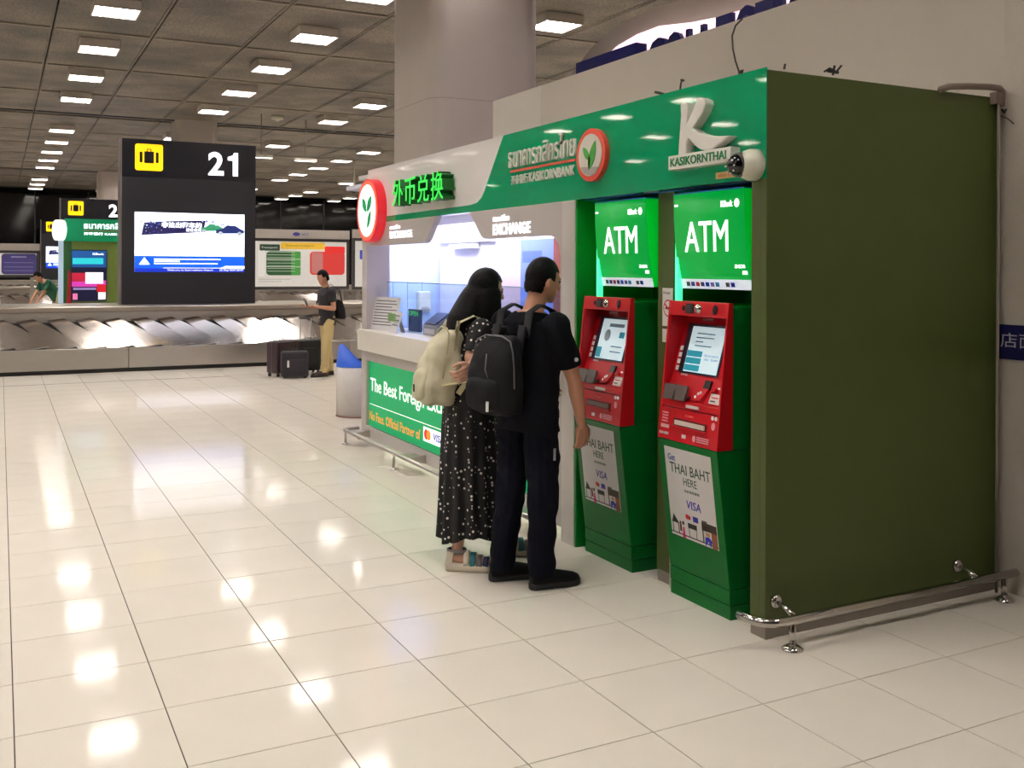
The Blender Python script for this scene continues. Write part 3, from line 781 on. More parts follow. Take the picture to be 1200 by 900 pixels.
    patch('keypad', Vector((2.99, Y(0), 1.012)), R_X, Vector((1, 0, .35)), .05, .22, 0, .04, INKBLACK, t, .006)
    # card side
    kx = lambda z: 2.995 + (bx(1.12) - 2.995) * (z - 1.0) / .12
    kup = Vector((bx(1.12) - 2.995, 0, .12)).normalized()
    k0 = Vector((kx(1.0), Y(0), 1.0))
    patch('card_reader', k0, R_X, kup, .30, .345, .075, .118, BLACK, t, .012)
    poly('card_guide', k0, R_X, kup, [(.245, .012), (.31, .012), (.345, .075), (.30, .075)], RED, t, .016)
    for q in ((.285, .045), (.27, .028), (.30, .052)): poly('card_mark', k0, R_X, kup, disc(*q, .008), PRINTWHITE, t, .001, .016)
    patch('label', k0, R_X, kup, .365, .44, .01, .06, POSTER, t, .006)
    patch('label_line', k0, R_X, kup, .375, .425, .038, .043, INKRED, t, .0006, .006)
    patch('label_line', k0, R_X, kup, .375, .41, .02, .026, INKGREY, t, .0006, .006)
    patch('caption', k0, R_X, kup, .395, .435, .085, .094, PRINTWHITE, t, .001)
    patch('receipt_knob', k0, R_X, kup, .37, .40, .066, .082, DRED, t, .02)
    patch('slot_label', Vector((fx(.98), Y(0), .973)), R_X, up, .21, .31, 0, .014, POSTER, t, .005)
    text('ATM 24', so + R_X * .10 - ub * .018, R_X, ub, .05, .01, PRINTWHITE, t, .0006)
    # cash slot
    co = Vector((fx(.81) + .003, Y(0), .81))
    patch('slot_recess', co, R_X, up, .12, .375, .065, .102, mat('slot_dark', (90, 10, 18), .5), cash, .003)
    patch('shutter', co, R_X, up, .135, .365, .072, .094, mat('shutter_' + screen, (224, 214, 200) if screen == 'menu' else (110, 96, 90), .35), cash, .01)
    patch('slot_lip', co, R_X, up, .11, .38, .058, .066, RED, cash, .014)
    text('CASH', co + R_X * .21 + up * .118, R_X, up, .06, .01, mat('pale_red', (236, 120, 120), .5), cash, .0045)
    PINKP = mat('print_pink', (240, 170, 180), .5)
    for k in range(4): patch('caption', co, R_X, up, .025, .07, .075 + k * .014, .081 + k * .014, PINKP, cash, .0045)
    patch('caption', co, R_X, up, .02, .085, .045, .062, mat('print_rose', (245, 200, 205), .5), cash, .0045)
    text('024-888', co + R_X * .01 + up * .012, R_X, up, .075, .014, PRINTWHITE, cash, .0045)
    patch('chip_mark', co, R_X, up, .195, .225, .012, .03, POSTER, cash, .0045)
    poly('emblem', co, R_X, up, disc(.29, .022, .012, .016), PINKP, cash, .0045)
    for k in range(3): patch('caption', co, R_X, up, .31, .40, .010 + k * .01, .016 + k * .01, PINKP, cash, .0045)
    poly('emblem', co, R_X, up, disc(.425, .1, .012, .018), PINKP, cash, .0045)
    for k in range(2): poly('caption', co, R_X, up, disc(.415 + k * .026, .138, .009, .01, 10), PRINTWHITE, cash, .0045)
    # poster on the lower door
    pu = Vector((xm - xb + .006, 0, .654)).normalized(); pn = R_X.cross(pu)
    po = Vector((xb - .006, Y(0), .144)) + pu * .175
    pst = patch('poster', po, R_X, pu, .05, .415, 0, .45, POSTER, lower, .002)
    P = lambda x_, y_: po + R_X * x_ + pu * y_ + pn * .002
    text('Get', P(.075, .385), R_X, pu, .06, .032, INKBLUE, pst, .0006, bold=.005)
    text('THAI BAHT', P(.085, .325), R_X, pu, .315, .05, INKGREEN, pst, .0006, bold=.004)
    text('HERE', P(.185, .272), R_X, pu, .105, .038, INKGREEN, pst, .0006)
    text('在此获取泰铢', P(.185, .238), R_X, pu, .12, .014, INKGREEN, pst, .0006)
    text('VISA', P(.195, .158), R_X, pu, .11, .042, INKBLUE, pst, .0006, bold=.01, shear=.15)
    poly('card_mark', po, R_X, pu, disc(.19, .115, .013), INKRED, pst, .0006, .002)
    poly('card_mark', po, R_X, pu, disc(.205, .113, .011), mat('ink_dark_red', (150, 30, 30), .5), pst, .0005, .002)
    patch('card_mark', po, R_X, pu, .235, .275, .1, .127, INKBLUE, pst, .0006, .002)
    for k in range(3): patch('card_mark', po, R_X, pu, .305 + k * .013, .316 + k * .013, .1, .124, INKGREY, pst, .0006, .002)
    # little street scene
    patch('drawing', po, R_X, pu, .05, .415, .012, .017, INKBLACK, pst, .0006, .002)
    poly('drawing', po, R_X, pu, [(.06, .065), (.12, .065), (.085, .1), (.08, .11)], INKBLACK, pst, .0006, .002)
    patch('drawing', po, R_X, pu, .065, .07, .017, .065, INKBLACK, pst, .0006, .002)
    patch('drawing', po, R_X, pu, .11, .116, .017, .065, INKBLACK, pst, .0006, .002)
    patch('drawing', po, R_X, pu, .19, .26, .06, .085, INKBLACK, pst, .0006, .002)
    patch('drawing', po, R_X, pu, .195, .199, .017, .06, INKGREY, pst, .0006, .002)
    patch('drawing', po, R_X, pu, .252, .256, .017, .06, INKGREY, pst, .0006, .002)
    patch('drawing', po, R_X, pu, .30, .412, .075, .115, mat('ink_umber', (58, 40, 34), .5), pst, .0006, .002)
    patch('drawing', po, R_X, pu, .37, .412, .0, .075, INKBROWN, pst, .0006, .002)
    patch('drawing', po, R_X, pu, .302, .31, .017, .075, INKBLACK, pst, .0006, .002)
    poly('drawing', po, R_X, pu, [(.14, .0), (.165, .0), (.158, .055), (.147, .055)], INKPINK, pst, .0006, .002)
    poly('drawing', po, R_X, pu, disc(.152, .075, .008, .01), INKBLACK, pst, .0006, .002)
    poly('drawing', po, R_X, pu, [(.122, .03), (.138, .03), (.136, .08), (.124, .08)], mat('ink_maroon', (90, 30, 30), .5), pst, .0006, .002)
    poly('drawing', po, R_X, pu, [(.32, .0), (.345, .03), (.36, .0), (.372, .035), (.35, .05), (.322, .045)], mat('ink_royal', (30, 40, 190), .5), pst, .0006, .0025)
    patch('drawing', po, R_X, pu, .33, .36, .052, .07, mat('ink_ochre', (200, 150, 90), .5), pst, .0006, .002)
    return t
make_atm(3.66, 4.125, 'red fronted green cash machine nearest the corner, teal buttons on its screen', 'menu')
make_atm(4.475, 4.955, 'red fronted green cash machine beside the man in black', 'plain')

# light boxes over the machines: face curves outwards at the foot
def light_box(y0, y1, label):
    t = thing('light_box', label, 'light box', (3.1, (y0 + y1) / 2, 1.55))
    prof = [(3.05, 2.025), (3.053, 1.9), (3.06, 1.8), (3.07, 1.72), (3.083, 1.65), (3.094, 1.6)]
    back = 3.3
    SIDE = mat('lightbox_side', (0, 196, 50), .35, emit=.42, ergb=(0, 210, 50))
    FACE = mat('lightbox_face', (0, 90, 34), .4, emit=.55, ergb=(0, 196, 72), spec=.2)
    MB().prism([(x + .006, y0 + .006, z) for x, z in prof] + [(3.113, y0 + .006, 1.553), (back, y0 + .006, 1.553), (back, y0 + .006, 2.025)], (0, y1 - y0 - .012, 0)).build('housing', SIDE, t)
    vs = [(x, yy, z) for x, z in prof for yy in (y1, y0)]
    f = MB().add(vs, [(2 * i, 2 * i + 1, 2 * i + 3, 2 * i + 2) for i in range(len(prof) - 1)], True).build('face', FACE, t)
    f.modifiers.new('so', 'SOLIDIFY').thickness = .004
    MB().add([(3.093, y1, 1.6), (3.093, y0, 1.6), (3.105, y0, 1.553), (3.105, y1, 1.553)], [(0, 1, 2, 3)]).build('card_strip', mat('strip_white', (230, 238, 246), .4, emit=.5, ergb=(225, 236, 250)), t).modifiers.new('so', 'SOLIDIFY').thickness = .004
    box(3.05, back, y0, y1, 2.026, 2.032).build('top_film', mat('blue_film', (20, 110, 190)), t)
    u = Vector((-.02, 0, .1)).normalized()
    W = y1 - y0
    GLW = mat('lightbox_text', (255, 255, 255), .5, emit=1.2)
    text('ATM', (3.066, y1 - .08, 1.735), R_X, Vector((-.016, 0, .155)), .345, .15, GLW, t, .004, bold=.0, shear=.12)
    text('KBank', (3.05, y0 + .165, 1.945), R_X, U_Z, .085, .03, GLW, t, .003, bold=.02)
    poly('emblem', (3.05, y0 + .05, 1.96), R_X, U_Z, disc(0, 0, .016, .02), GLW, t, .003)
    patch('caption', (3.05, y1 - .012, 1.965), R_X, U_Z, 0, .026, 0, .01, GLW, t, .003)
    text('สะดวก', (3.08, y0 + .095, 1.655), R_X, u, .07, .018, GLW, t, .003)
    text('ATM', (3.087, y0 + .05, 1.625), R_X, u, .035, .018, GLW, t, .003)
    su = Vector((-.012, 0, .047)).normalized()
    cols = [INKGREY, INKBLUE, INKRED, mat('ink_indigo', (60, 50, 110), .5), mat('ink_azure', (20, 70, 210), .5), mat('ink_violet', (140, 120, 180), .5), mat('ink_cyan', (60, 150, 210), .5), None, INKGREY, INKBLUE]
    for k, cm in enumerate(cols):
        if cm: patch('card_mark', (3.094, y1 - .06 - k * .038, 1.565), R_X, su, 0, .028, 0, .022, cm, t, .001, .001)
    # turquoise light strip down the left flank
    box(3.072, 3.1, y1 - .012, y1 + .014, 1.47, 1.95).build('glow_strip', mat('glow_strip', (120, 255, 190), .4, emit=1.3, ergb=(50, 255, 165)), t)
    return t
light_box(3.575, 4.115, 'glowing green light box reading ATM next to the wall camera')
light_box(4.36, 4.868, 'glowing green light box reading ATM above the machine by the man')

# ================================================================== RAILS, PIPE, COUNTER THINGS, BIN
def arc(c, a, b, n=6):   # smooth corner from point a round c to b
    c, a, b = Vector(c), Vector(a), Vector(b)
    return [(1 - t) ** 2 * a + 2 * t * (1 - t) * c + t * t * b for t in [i / n for i in range(n + 1)]]
RZ = .128
t = thing('guard_rail', 'polished steel bumper rail along the olive side wall', 'rail', (3.06, 3.26, 0))
q = on_z(866, 720, RZ)
path = [Vector((q.x, q.y, RZ))] + arc((q.x + .01, 3.262, RZ), (q.x + .006, 3.36, RZ), (q.x + .13, 3.262, RZ)) + [Vector((4.55, 3.268, RZ))]
MB().tube(path, .021, 14).build('bar', CHROME, t)
for x, yy in ((3.062, 3.262), (4.462, 3.268)):
    MB().tube([(x, yy, .01), (x, yy, RZ)], .016, 12).build('post', CHROME, t)
    MB().lathe((x, yy, 0), [(.047, 0), (.047, .006), (.03, .018), (.017, .024)], 20).build('flange', CHROME, t)
a, b = on_y(906, 715, KY0), Vector((3.10, 3.27, RZ))
for x, zz in ((3.09, .165), (4.28, .165)):
    MB().tube([(x, KY0, zz), (x, KY0 - .06, zz - .01), (x, 3.27, RZ)], .012, 10).build('wall_bracket', CHROME, t)
    MB().lathe((x, KY0, zz), [(.032, 0), (.032, .01), (.018, .02)], 16, (0, -1, 0)).build('wall_flange', CHROME, t)
t = thing('guard_rail', 'steel bumper rail on short posts in front of the exchange counter', 'rail', (2.876, 7.0, 0))
path = [Vector((3.03, 9.02, .13))] + arc((2.876, 9.02, .13), (2.95, 9.02, .13), (2.876, 8.94, .13)) + [Vector((2.876, 5.12, .13))]
MB().tube(path, .018, 12).build('bar', STEEL, t)
for yy in (8.95, 7.67, 6.4, 5.16):
    MB().tube([(2.876, yy, .01), (2.876, yy, .13)], .011, 10).build('post', STEEL, t)
    MB().lathe((2.876, yy, 0), [(.036, 0), (.036, .006), (.012, .016)], 16).build('flange', STEEL, t)
for yy in (8.7, 7.35, 5.35):
    MB().prism([(2.885, yy, .14), (3.03, yy, .155), (3.03, yy, .085), (2.885, yy, .115)], (0, .006, 0)).build('bracket', STEEL, t)
    box(2.885, 3.03, yy, yy + .25, .125, .131).build('bracket_plate', STEEL, t)
MB().tube([(3.03, 9.03, .02), (3.03, 9.03, .13)], .01, 8).build('post', STEEL, t)
# conduit at the back corner of the olive wall
t = thing('conduit_pipe', 'grey conduit bending over the rear top edge of the olive wall', 'pipe', (4.6, 3.39, 0))
yy = 3.37
P = [on_y(px, py, yy) for px, py in ((1102, 105), (1112, 101.5), (1135, 101), (1160, 102), (1171, 103.5), (1174, 107), (1174, 113), (1173, 125))]
MB().tube(P, .017, 10).build('bend', mat('conduit_brown', (116, 100, 90), .5), t)
a = on_y(1170.5, 122, yy)
MB().tube([(a.x, yy, a.z), (a.x - .005, yy, .0)], .008, 8).build('downpipe', mat('conduit_grey', (150, 140, 130), .5), t)
box(a.x - .03, a.x + .01, yy - .01, yy + .03, a.z, a.z + .06).build('coupling', mat('conduit_brown', (116, 100, 90)), t)
MB().tube([on_y(px, py, yy - .01) for px, py in ((1174, 128), (1177, 132), (1179, 128))], .006, 6).build('wire', CAB, t)
MB().tube([on_x(px, py, 4.585) for px, py in ((1173, 136), (1181, 139), (1188, 145))], .003, 6).build('wire', CAB, t)

# things on the counter
CT = 1.075
def board(name, label, cat, p, yaw, wd, ht, lean, m, lines):
    t = thing(name, label, cat, p)
    p = Vector(p); r = Vector((math.sin(yaw), -math.cos(yaw), 0)); n = r.cross(U_Z); u = (U_Z - n * lean).normalized()
    patch('panel', p, r, u, -wd / 2, wd / 2, 0, ht, m, t, .006)
    for k in range(lines):
        yk = ht - .04 - k * (ht - .06) / lines
        patch('print_line', p, r, u, -wd / 2 + .02, wd / 2 - .02 - random.random() * wd * .35, yk, yk + .008, INKGREY, t, .0006, .006)
    bk = p - n * .09
    MB().add([bk - r * wd * .3, bk + r * wd * .3, p + u * ht * .8 + r * wd * .2, p + u * ht * .8 - r * wd * .2], [(0, 1, 2, 3)]).build('stand', m, t).modifiers.new('so', 'SOLIDIFY').thickness = .003
    return t
CARDW = mat('card_white', (226, 224, 226), .5, var=.02)
q = on_x(455.5, 386, 3.12)
board('notice_board', 'white printed price board leaning at the left end of the counter', 'notice', (3.12, 8.62, CT), .25, .40, .31, .22, CARDW, 9)
t = board('tent_card', 'small folded tent card with a green edge beside the printed board', 'card', (3.1, 8.3, CT), -.1, .24, .19, .35, CARDW, 3)
box(3.09, 3.1, 8.24, 8.4, CT + .10, CT + .17).build('picture', mat('pic_green', (110, 150, 90), .5), t)
t = thing('rate_display', 'small dark display with green digits standing behind the tent card', 'display', (3.32, 8.35, CT))
box(3.33, 3.36, 8.25, 8.52, CT, CT + .2).build('housing', mat('display_dark', (46, 60, 84), .4), t, .004)
text('OPEN', (3.33, 8.5, CT + .14), R_X, U_Z, .22, .045, mat('digit_green', (70, 210, 90), .5, emit=.6), t, .002, bold=.02)
t = thing('card_terminal', 'grey card terminal on the counter next to the beige backpack', 'terminal', (3.3, 7.55, CT))
MB().prism([(3.22, 7.6, CT), (3.22, 7.6, CT + .09), (3.36, 7.6, CT + .19), (3.42, 7.6, CT + .19), (3.42, 7.6, CT)], (0, .3, 0)).build('body', mat('terminal_grey', (120, 124, 136), .4), t, .01)
MB().add([(3.225, 7.63, CT + .1), (3.225, 7.87, CT + .1), (3.345, 7.87, CT + .186), (3.345, 7.63, CT + .186)], [(0, 1, 2, 3)]).build('screen', BLACK, t).modifiers.new('so', 'SOLIDIFY').thickness = .006
box(3.218, 3.222, 7.64, 7.86, CT + .02, CT + .06).build('keypad', mat('keypad_pale', (190, 192, 200), .5), t)

# waste bin with blue swing hood
bc = Vector((3.56, 10.65, 0))
t = thing('waste_bin', 'white round waste bin with blue scooped hood left of the kiosk', 'bin', bc)
MB().lathe(bc, [(.2, 0), (.235, .02), (.235, .545), (.225, .55)], 32).build('drum', mat('bin_white', (226, 220, 214), .25, coat=.3), t)
MB().lathe(bc, [(.2, 0), (.241, .0), (.241, .012), (.2, .012)], 32).build('foot_ring', mat('bin_foot', (150, 110, 100), .5), t)
vs = []; n = 36
for j in range(n):
    q = 2 * PI * j / n; k = (1 - math.cos(q - .35)) / 2
    vs += [bc + Vector((.238 * math.cos(q), .238 * math.sin(q), .55)), bc + Vector((.236 * math.cos(q) , .236 * math.sin(q), .565)),
           bc + Vector((.20 * math.cos(q) - .02 * k, .20 * math.sin(q), .57 + .24 * k ** 4.5))]
fs = [(3 * j + k, 3 * ((j + 1) % n) + k, 3 * ((j + 1) % n) + k + 1, 3 * j + k + 1) for j in range(n) for k in (0, 1)]
MB().add(vs, fs, True).build('hood', mat('bin_blue', (52, 104, 226), .35), t).modifiers.new('so', 'SOLIDIFY').thickness = .008

# ================================================================== CAROUSELS, PYLONS
def carousel(y0, label, x0, x1, near=True):
    t = thing('baggage_carousel', label, 'carousel', ((x0 + x1) / 2, y0 + 1, 0))
    box(x0, x1, y0 + .04, y0 + .3, 0, .07).build('kick', BLACK, t)
    w_ = 3.6; x = x0
    while x < x1:
        box(x + .004, min(x1, x + w_) - .004, y0, y0 + .05, .065, .385).build('front_panel', STEEL, t, .004); x += w_
    # overlapping sloping plates, skewed
    pw, sk, zb, zt, yb, yt = .42, .42, .385, .80, y0 + .05, y0 + .92
    pts = [(0, 0), (pw * 1.06, 0), (pw * .95 - sk * .25, .3), (pw * .8 - sk * .62, .65), (pw * .58 - sk, 1), (-sk, 1), (-sk * .62, .65), (-sk * .25, .3)]
    P = []
    for a, b in pts:
        lift = .05 * (a + sk * b) / pw
        P.append(Vector((a, yb - (y0) + (yt - yb) * b, zb + (zt - zb) * b + .004 + lift - .02)))
    mb = MB().prism(P, (0, .004, -.008)); me = mb.mesh('plate'); me.materials.append(PLATE)
    nrm = Vector((0, -(zt - zb), yt - yb)).normalized()
    x = x0
    while x < x1:
        o = bpy.data.objects.new('plate', me); COL.objects.link(o); o.parent = t
        o.location = Vector((x, y0, 0)) - t.location
        o.rotation_euler = (0, random.uniform(-.03, .03), 0); x += pw
    MB().prism([(x0, yb, .33), (x0, yt + .1, .33), (x0, yt + .1, .77), (x0, yb, .345)], (x1 - x0, 0, 0)).build('bed', mat('bed_black', (28, 26, 25), .6), t)
    # island in the middle
    IY = y0 + .97
    box(x0, x1, IY, IY + 1.6, 0, .9).build('island', STEEL, t)
    box(x0, x1, IY - .05, IY + 1.65, .9, 1.0).build('island_top', mat('island_steel', (176, 166, 156), .32, metal=.9), t, .02)
    box(x0, x1, IY - .02, IY + .0, .82, .855).build('island_lip', STEEL, t)
    # far side
    box(x0, x1, y0 + 2.6, y0 + 3.5, .2, .45).build('far_plates', PLATE, t)
    return t
carousel(16.6, 'nearest steel baggage carousel with sloping plates, in front of pylon 21', -9.0, 12.4)
carousel(33.6, 'second steel baggage carousel farther off behind pylon 21', -9.0, 14.0)
carousel(50.6, 'farthest steel baggage carousel near the dark end wall', -9.0, 14.0)
def suitcase_icon(o, r, u, s, parent):
    ic = poly('pictogram_tile', o, r, u, rrect(0, s, 0, s, s * .09), YELLOW, parent, .01)
    IK = NAVYT; z = .01
    for a, b in ((.16, .26), (.74, .84)): poly('pictogram', o, r, u, rrect(a * s, b * s, .3 * s, .7 * s, .03 * s), IK, ic, .003, z)
    patch('pictogram', o, r, u, .33 * s, .67 * s, .28 * s, .72 * s, IK, ic, .003, z)
    for a, b, c_, d_ in ((.42, .45, .72, .81), (.55, .58, .72, .81), (.42, .58, .79, .82)): patch('pictogram', o, r, u, a * s, b * s, c_ * s, d_ * s, IK, ic, .003, z)
    return ic
def pylon(x0, y0, label, number, z0=1.0, wd=2.28, ht=2.86):
    t = thing('pylon_sign', label, 'sign', (x0 + wd / 2, y0 + .15, z0))
    o = Vector((x0, y0, z0)); zz = z0 + ht
    box(x0 - .03, x0, y0 - .01, y0 + .32, z0, zz + .01).build('edge_trim', mat('trim_grey', (120, 112, 110), .4, metal=.5), t)
    box(x0, x0 + wd, y0, y0 + .3, z0, zz - .66).build('cabinet', NAVYB, t)
    box(x0, x0 + wd, y0 - .004, y0 + .3, zz - .655, zz).build('header', NAVYT, t)
    suitcase_icon(Vector((x0 + .21, y0 - .004, zz - .54)), R_Y, U_Z, .46, t)
    for k, ch in enumerate(number):
        no = Vector((x0 + 1.44 + .3 * k, y0 - .004, zz - .57))
        if ch == '1': poly('number', no, R_Y, U_Z, [(.13, 0), (.22, 0), (.22, .42), (.15, .42), (.13, .37), (.04, .34), (.04, .28), (.13, .28)], LITWHITE, t, .006)
        else: text(ch, no, R_Y, U_Z, .27, .42, LITWHITE, t, .006, bold=.03, name='number')
    s = patch('screen', o, R_Y, U_Z, .21, 2.08, .56, 1.60, mat('pylon_screen', (245, 250, 255), .3, emit=1.7, ergb=(226, 234, 255)), t, .008)
    BLU = mat('screen_blue', (10, 90, 220), .4, emit=.75, ergb=(0, 90, 230)); BLD = mat('screen_blue_deep', (10, 50, 190), .4, emit=.6, ergb=(0, 40, 200))
    z = .008
    patch('screen_footer', o, R_Y, U_Z, .21, 2.08, .62, .84, BLU, s, .001, z)
    patch('screen_footer', o, R_Y, U_Z, .21, 2.08, .56, .625, BLD, s, .0015, z)
    poly('warning_mark', o, R_Y, U_Z, [(.28, .69), (.46, .69), (.37, .815)], LITWHITE, s, .001, z + .001)
    for k, ln in enumerate((1.13, .43, 1.08)): patch('screen_line', o, R_Y, U_Z, .53, .53 + ln, .775 - k * .038, .795 - k * .038, LITWHITE, s, .001, z + .001)
    patch('screen_line', o, R_Y, U_Z, .68, 1.7, .628, .636, LITWHITE, s, .001, z + .002)
    text('Welcome to Suvarnabhumi Airport', (x0 + .75, y0 - .0105, z0 + .575), R_Y, U_Z, .78, .034, LITWHITE, s, .001)
    poly('screen_tab', o, R_Y, U_Z, [(1.65, .62), (2.08, .62), (2.08, .67), (1.74, .67)], LITWHITE, s, .001, z + .002)
    text('22 Aug 2024 20:47', (x0 + 1.64, y0 - .0105, z0 + .575), R_Y, U_Z, .42, .034, LITWHITE, s, .001)
    BAN = mat('screen_navy', (36, 30, 96), .4, emit=.25)
    poly('banner', o, R_Y, U_Z, [(.32, 1.2), (1.36, 1.27), (1.4, 1.48), (.72, 1.45), (.36, 1.42)], BAN, s, .001, z)
    for k in range(46):
        a = random.uniform(.3, .66) if k < 30 else random.uniform(1.3, 1.7); b = random.uniform(1.2, 1.43) if k < 30 else random.uniform(1.37, 1.5); e = random.uniform(.008, .03)
        patch('confetti', o, R_Y, U_Z, a, a + e, b, b + e, mat('screen_specks%d' % (k % 2), ((70, 90, 200), (200, 220, 255))[k % 2], .4, emit=.4), s, .0012, z + .001 + (k % 5) * .0002)
    text('非法出租车的', (x0 + .65, y0 - .0095, z0 + 1.335), R_Y, Vector((.02, 0, 1)), .68, .105, LITWHITE, s, .001, bold=.03)
    text('潜在危险', (x0 + 1.06, y0 - .0095, z0 + 1.275), R_Y, U_Z, .27, .06, LITWHITE, s, .001, bold=.02)
    CARB = mat('car_blue', (24, 44, 120), .4, emit=.2); CARG = mat('car_green', (60, 170, 120), .4, emit=.25)
    def carshape(cx, cy, k, m, dz):
        c_ = [(-.25, 0), (.27, .01), (.28, .06), (.2, .1), (.12, .15), (-.04, .16), (-.13, .09), (-.24, .07)]
        poly('car_picture', o, R_Y, U_Z, [(cx + a * k, cy + b * k) for a, b in c_], m, s, .0006, z + dz)
        for wx in (-.16, .19): poly('car_wheel', o, R_Y, U_Z, disc(cx + wx * k, cy, .042 * k), mat('wheel_pale', (200, 210, 225), .4, emit=.4), s, .0006, z + dz + .0008)
    carshape(1.5, 1.29, .8, CARG, .001); carshape(1.81, 1.25, .95, CARB, .002)
    return t
q = on_y(140, 355, 18.2)
pylon(q.x + .03, 18.2, 'tall black pylon numbered 21 with glowing screen on the carousel', '21')
q = on_y(71, 355, 35.2); pylon(q.x, 35.2, 'black pylon numbered 22 half hidden behind pylon 21', '22')
q = on_y(48, 355, 52.2); pylon(q.x, 52.2, 'farthest small black pylon with yellow suitcase sign at the left', '23')

# far bank kiosk behind the first carousel
fy = 21.2
fx0, fx1 = on_y(77, 300, fy).x, on_y(146, 300, fy).x
t = thing('distant_kiosk', 'distant olive bank kiosk with video screen left of pylon 21', 'kiosk', ((fx0 + fx1) / 2, fy, 0))
zt, zf = on_y(105, 258, fy).z, on_y(105, 283, fy).z
box(fx0, fx1, fy, fy + 2.5, 0, zt).build('body', mat('olive_far', (112, 134, 58), .5), t)
box(fx0 - .02, fx1, fy - .06, fy, zf, zt + .02).build('fascia', mat('fascia_far', (10, 140, 92), .3, emit=.12), t)
MB().lathe((fx0 - .05, fy - .02, (zt + zf) / 2), [(.2, 0), (.2, .14)], 24, (-1, -.3, 0)).build('round_logo', mat('logo_far', (255, 255, 255), .4, emit=.9), t)
text('ธนาคารกสิกรไทย', (fx0 + .32, fy - .06, zf + .25), R_Y, U_Z, 1.05, .14, LITWHITE, t, .004, bold=.02)
box(fx0 + .32, fx1, fy - .063, fy - .06, zf + .21, zf + .218).build('rule', mat('rule_red', (225, 88, 70)), t)
text('开泰银行 KASIKORNBANK', (fx0 + .32, fy - .06, zf + .12), R_Y, U_Z, 1.05, .06, LITWHITE, t, .004, bold=.02)
box(fx0 - .04, fx0 + .1, fy - .02, fy, .2, zf).build('edge', mat('edge_green', (30, 90, 40), .5), t)
box(fx0 - .12, fx0 - .04, fy - .02, fy + .3, .2, zf + .1).build('glow_edge', mat('edge_pale', (190, 214, 236), .5, emit=.3), t)
MB().prism([(fx0 + .0, fy - .03, .3), (fx0 + .1, fy - .03, .3), (fx0 + .13, fy - .03, 1.45), (fx0 + .04, fy - .03, 1.6)], (0, .02, 0)).build('red_flag', mat('flag_red', (170, 24, 36), .5), t)
a, b = on_y(83, 353, fy), on_y(125, 293, fy)
o = Vector((a.x, fy - .02, a.z)); W, H = b.x - a.x, b.z - a.z
s = patch('video_screen', o, R_Y, U_Z, 0, W, 0, H, mat('video_dark', (24, 26, 60), .3, emit=.25), t, .02)
def vs_(x0, x1, y0, y1, rgb, e, k=1): return patch('video_picture', o, R_Y, U_Z, x0 * W, x1 * W, y0 * H, y1 * H, mat('video_%d_%d_%d' % rgb, rgb, .4, emit=e), s, .001, .02 + .001 * k)
vs_(.02, .98, .66, .98, (20, 80, 150), .5); vs_(.04, .9, .72, .84, (40, 190, 200), .8, 2); vs_(.02, .98, .28, .4, (200, 60, 170), .7); vs_(.02, .4, .38, .55, (190, 30, 60), .5, 2)
vs_(.4, .9, .34, .56, (250, 246, 250), .9, 3); vs_(.72, .98, .18, .32, (200, 24, 36), .6, 4); vs_(.05, .18, .03, .15, (230, 120, 170), .6, 2); vs_(.76, .97, .03, .17, (240, 240, 240), .8, 2); vs_(.06, .7, .22, .26, (150, 140, 190), .4, 2)
text('KBank', o + R_Y * W * .6 + U_Z * H * .9 + Vector((0, -.023, 0)), R_Y, U_Z, W * .32, H * .04, LITWHITE, s, .001, bold=.02)

# billboards
def billboard(px0, px1, py0, py1, yy, label, parts, hdr):
    a, b = on_y(px0, py1, yy), on_y(px1, py0, yy)
    t = thing('billboard', label, 'billboard', ((a.x + b.x) / 2, yy, 0))
    o = Vector((a.x, yy, a.z)); W, H = b.x - a.x, b.z - a.z
    patch('frame', o, R_Y, U_Z, -.08, W + .08, -.08, H + .08, mat('frame_dark', (48, 44, 44), .4), t, .06, -.06)
    pn = patch('poster', o, R_Y, U_Z, 0, W, 0, H, mat('billboard_paper', (228, 226, 224), .4, emit=.12), t, .004)
    patch('header', o, R_Y, U_Z, -.08, W + .08, H + .08, H + .08 + hdr, mat('header_grey', (176, 168, 162), .45, metal=.2), t, .1, -.06)
    for x in (.12, W - .12): patch('leg', o, R_Y, U_Z, x - .05, x + .05, -a.z, -.08, STEEL, t, .05, -.08)
    for k, (x0, x1, y0, y1, rgb, kk) in enumerate(parts):
        poly('print_block', o, R_Y, U_Z, rrect(x0 * W, x1 * W, y0 * H, y1 * H, min((x1 - x0) * W, (y1 - y0) * H) * .15), mat('print_%d_%d_%d' % rgb, rgb, .5, emit=.08), pn, .001, .004 + .001 * kk)
    return t, o, W, H, pn
gb = [(.07, .28, .79, .93, (34, 62, 44), 2), (.29, .76, .83, .98, (240, 196, 60), 2), (.76, .98, .74, .9, (226, 40, 40), 3), (.6, .98, .26, .78, (214, 60, 56), 1), (.62, .74, .3, .76, (190, 120, 120), 2),
      (.14, .5, .25, .78, (30, 84, 46), 1), (.4, .5, .25, .78, (70, 150, 70), 2), (.055, .125, .22, .8, (250, 250, 248), 2)]
gb += [(.15, .44, .755 - k * .06, .765 - k * .06, (200, 214, 200), 3) for k in range(8)] + [(.14, .5, .6, .612, (228, 226, 224), 4), (.14, .5, .43, .442, (228, 226, 224), 4), (.06, .4, .16, .167, (120, 120, 120), 1), (.06, .3, .11, .117, (120, 120, 120), 1)]
bt, bo, bw, bh, bpn = billboard(296, 406, 284, 336, 26.6, 'wide billboard with green and red panels behind the man in khaki trousers', gb, .24)
q = bo + Vector((bw * .45, -.045, bh + .14)); poly('header_logo', q, R_Y, U_Z, disc(0, .06, .1, .05), mat('logo_indigo', (50, 50, 130), .5), bt, .005)
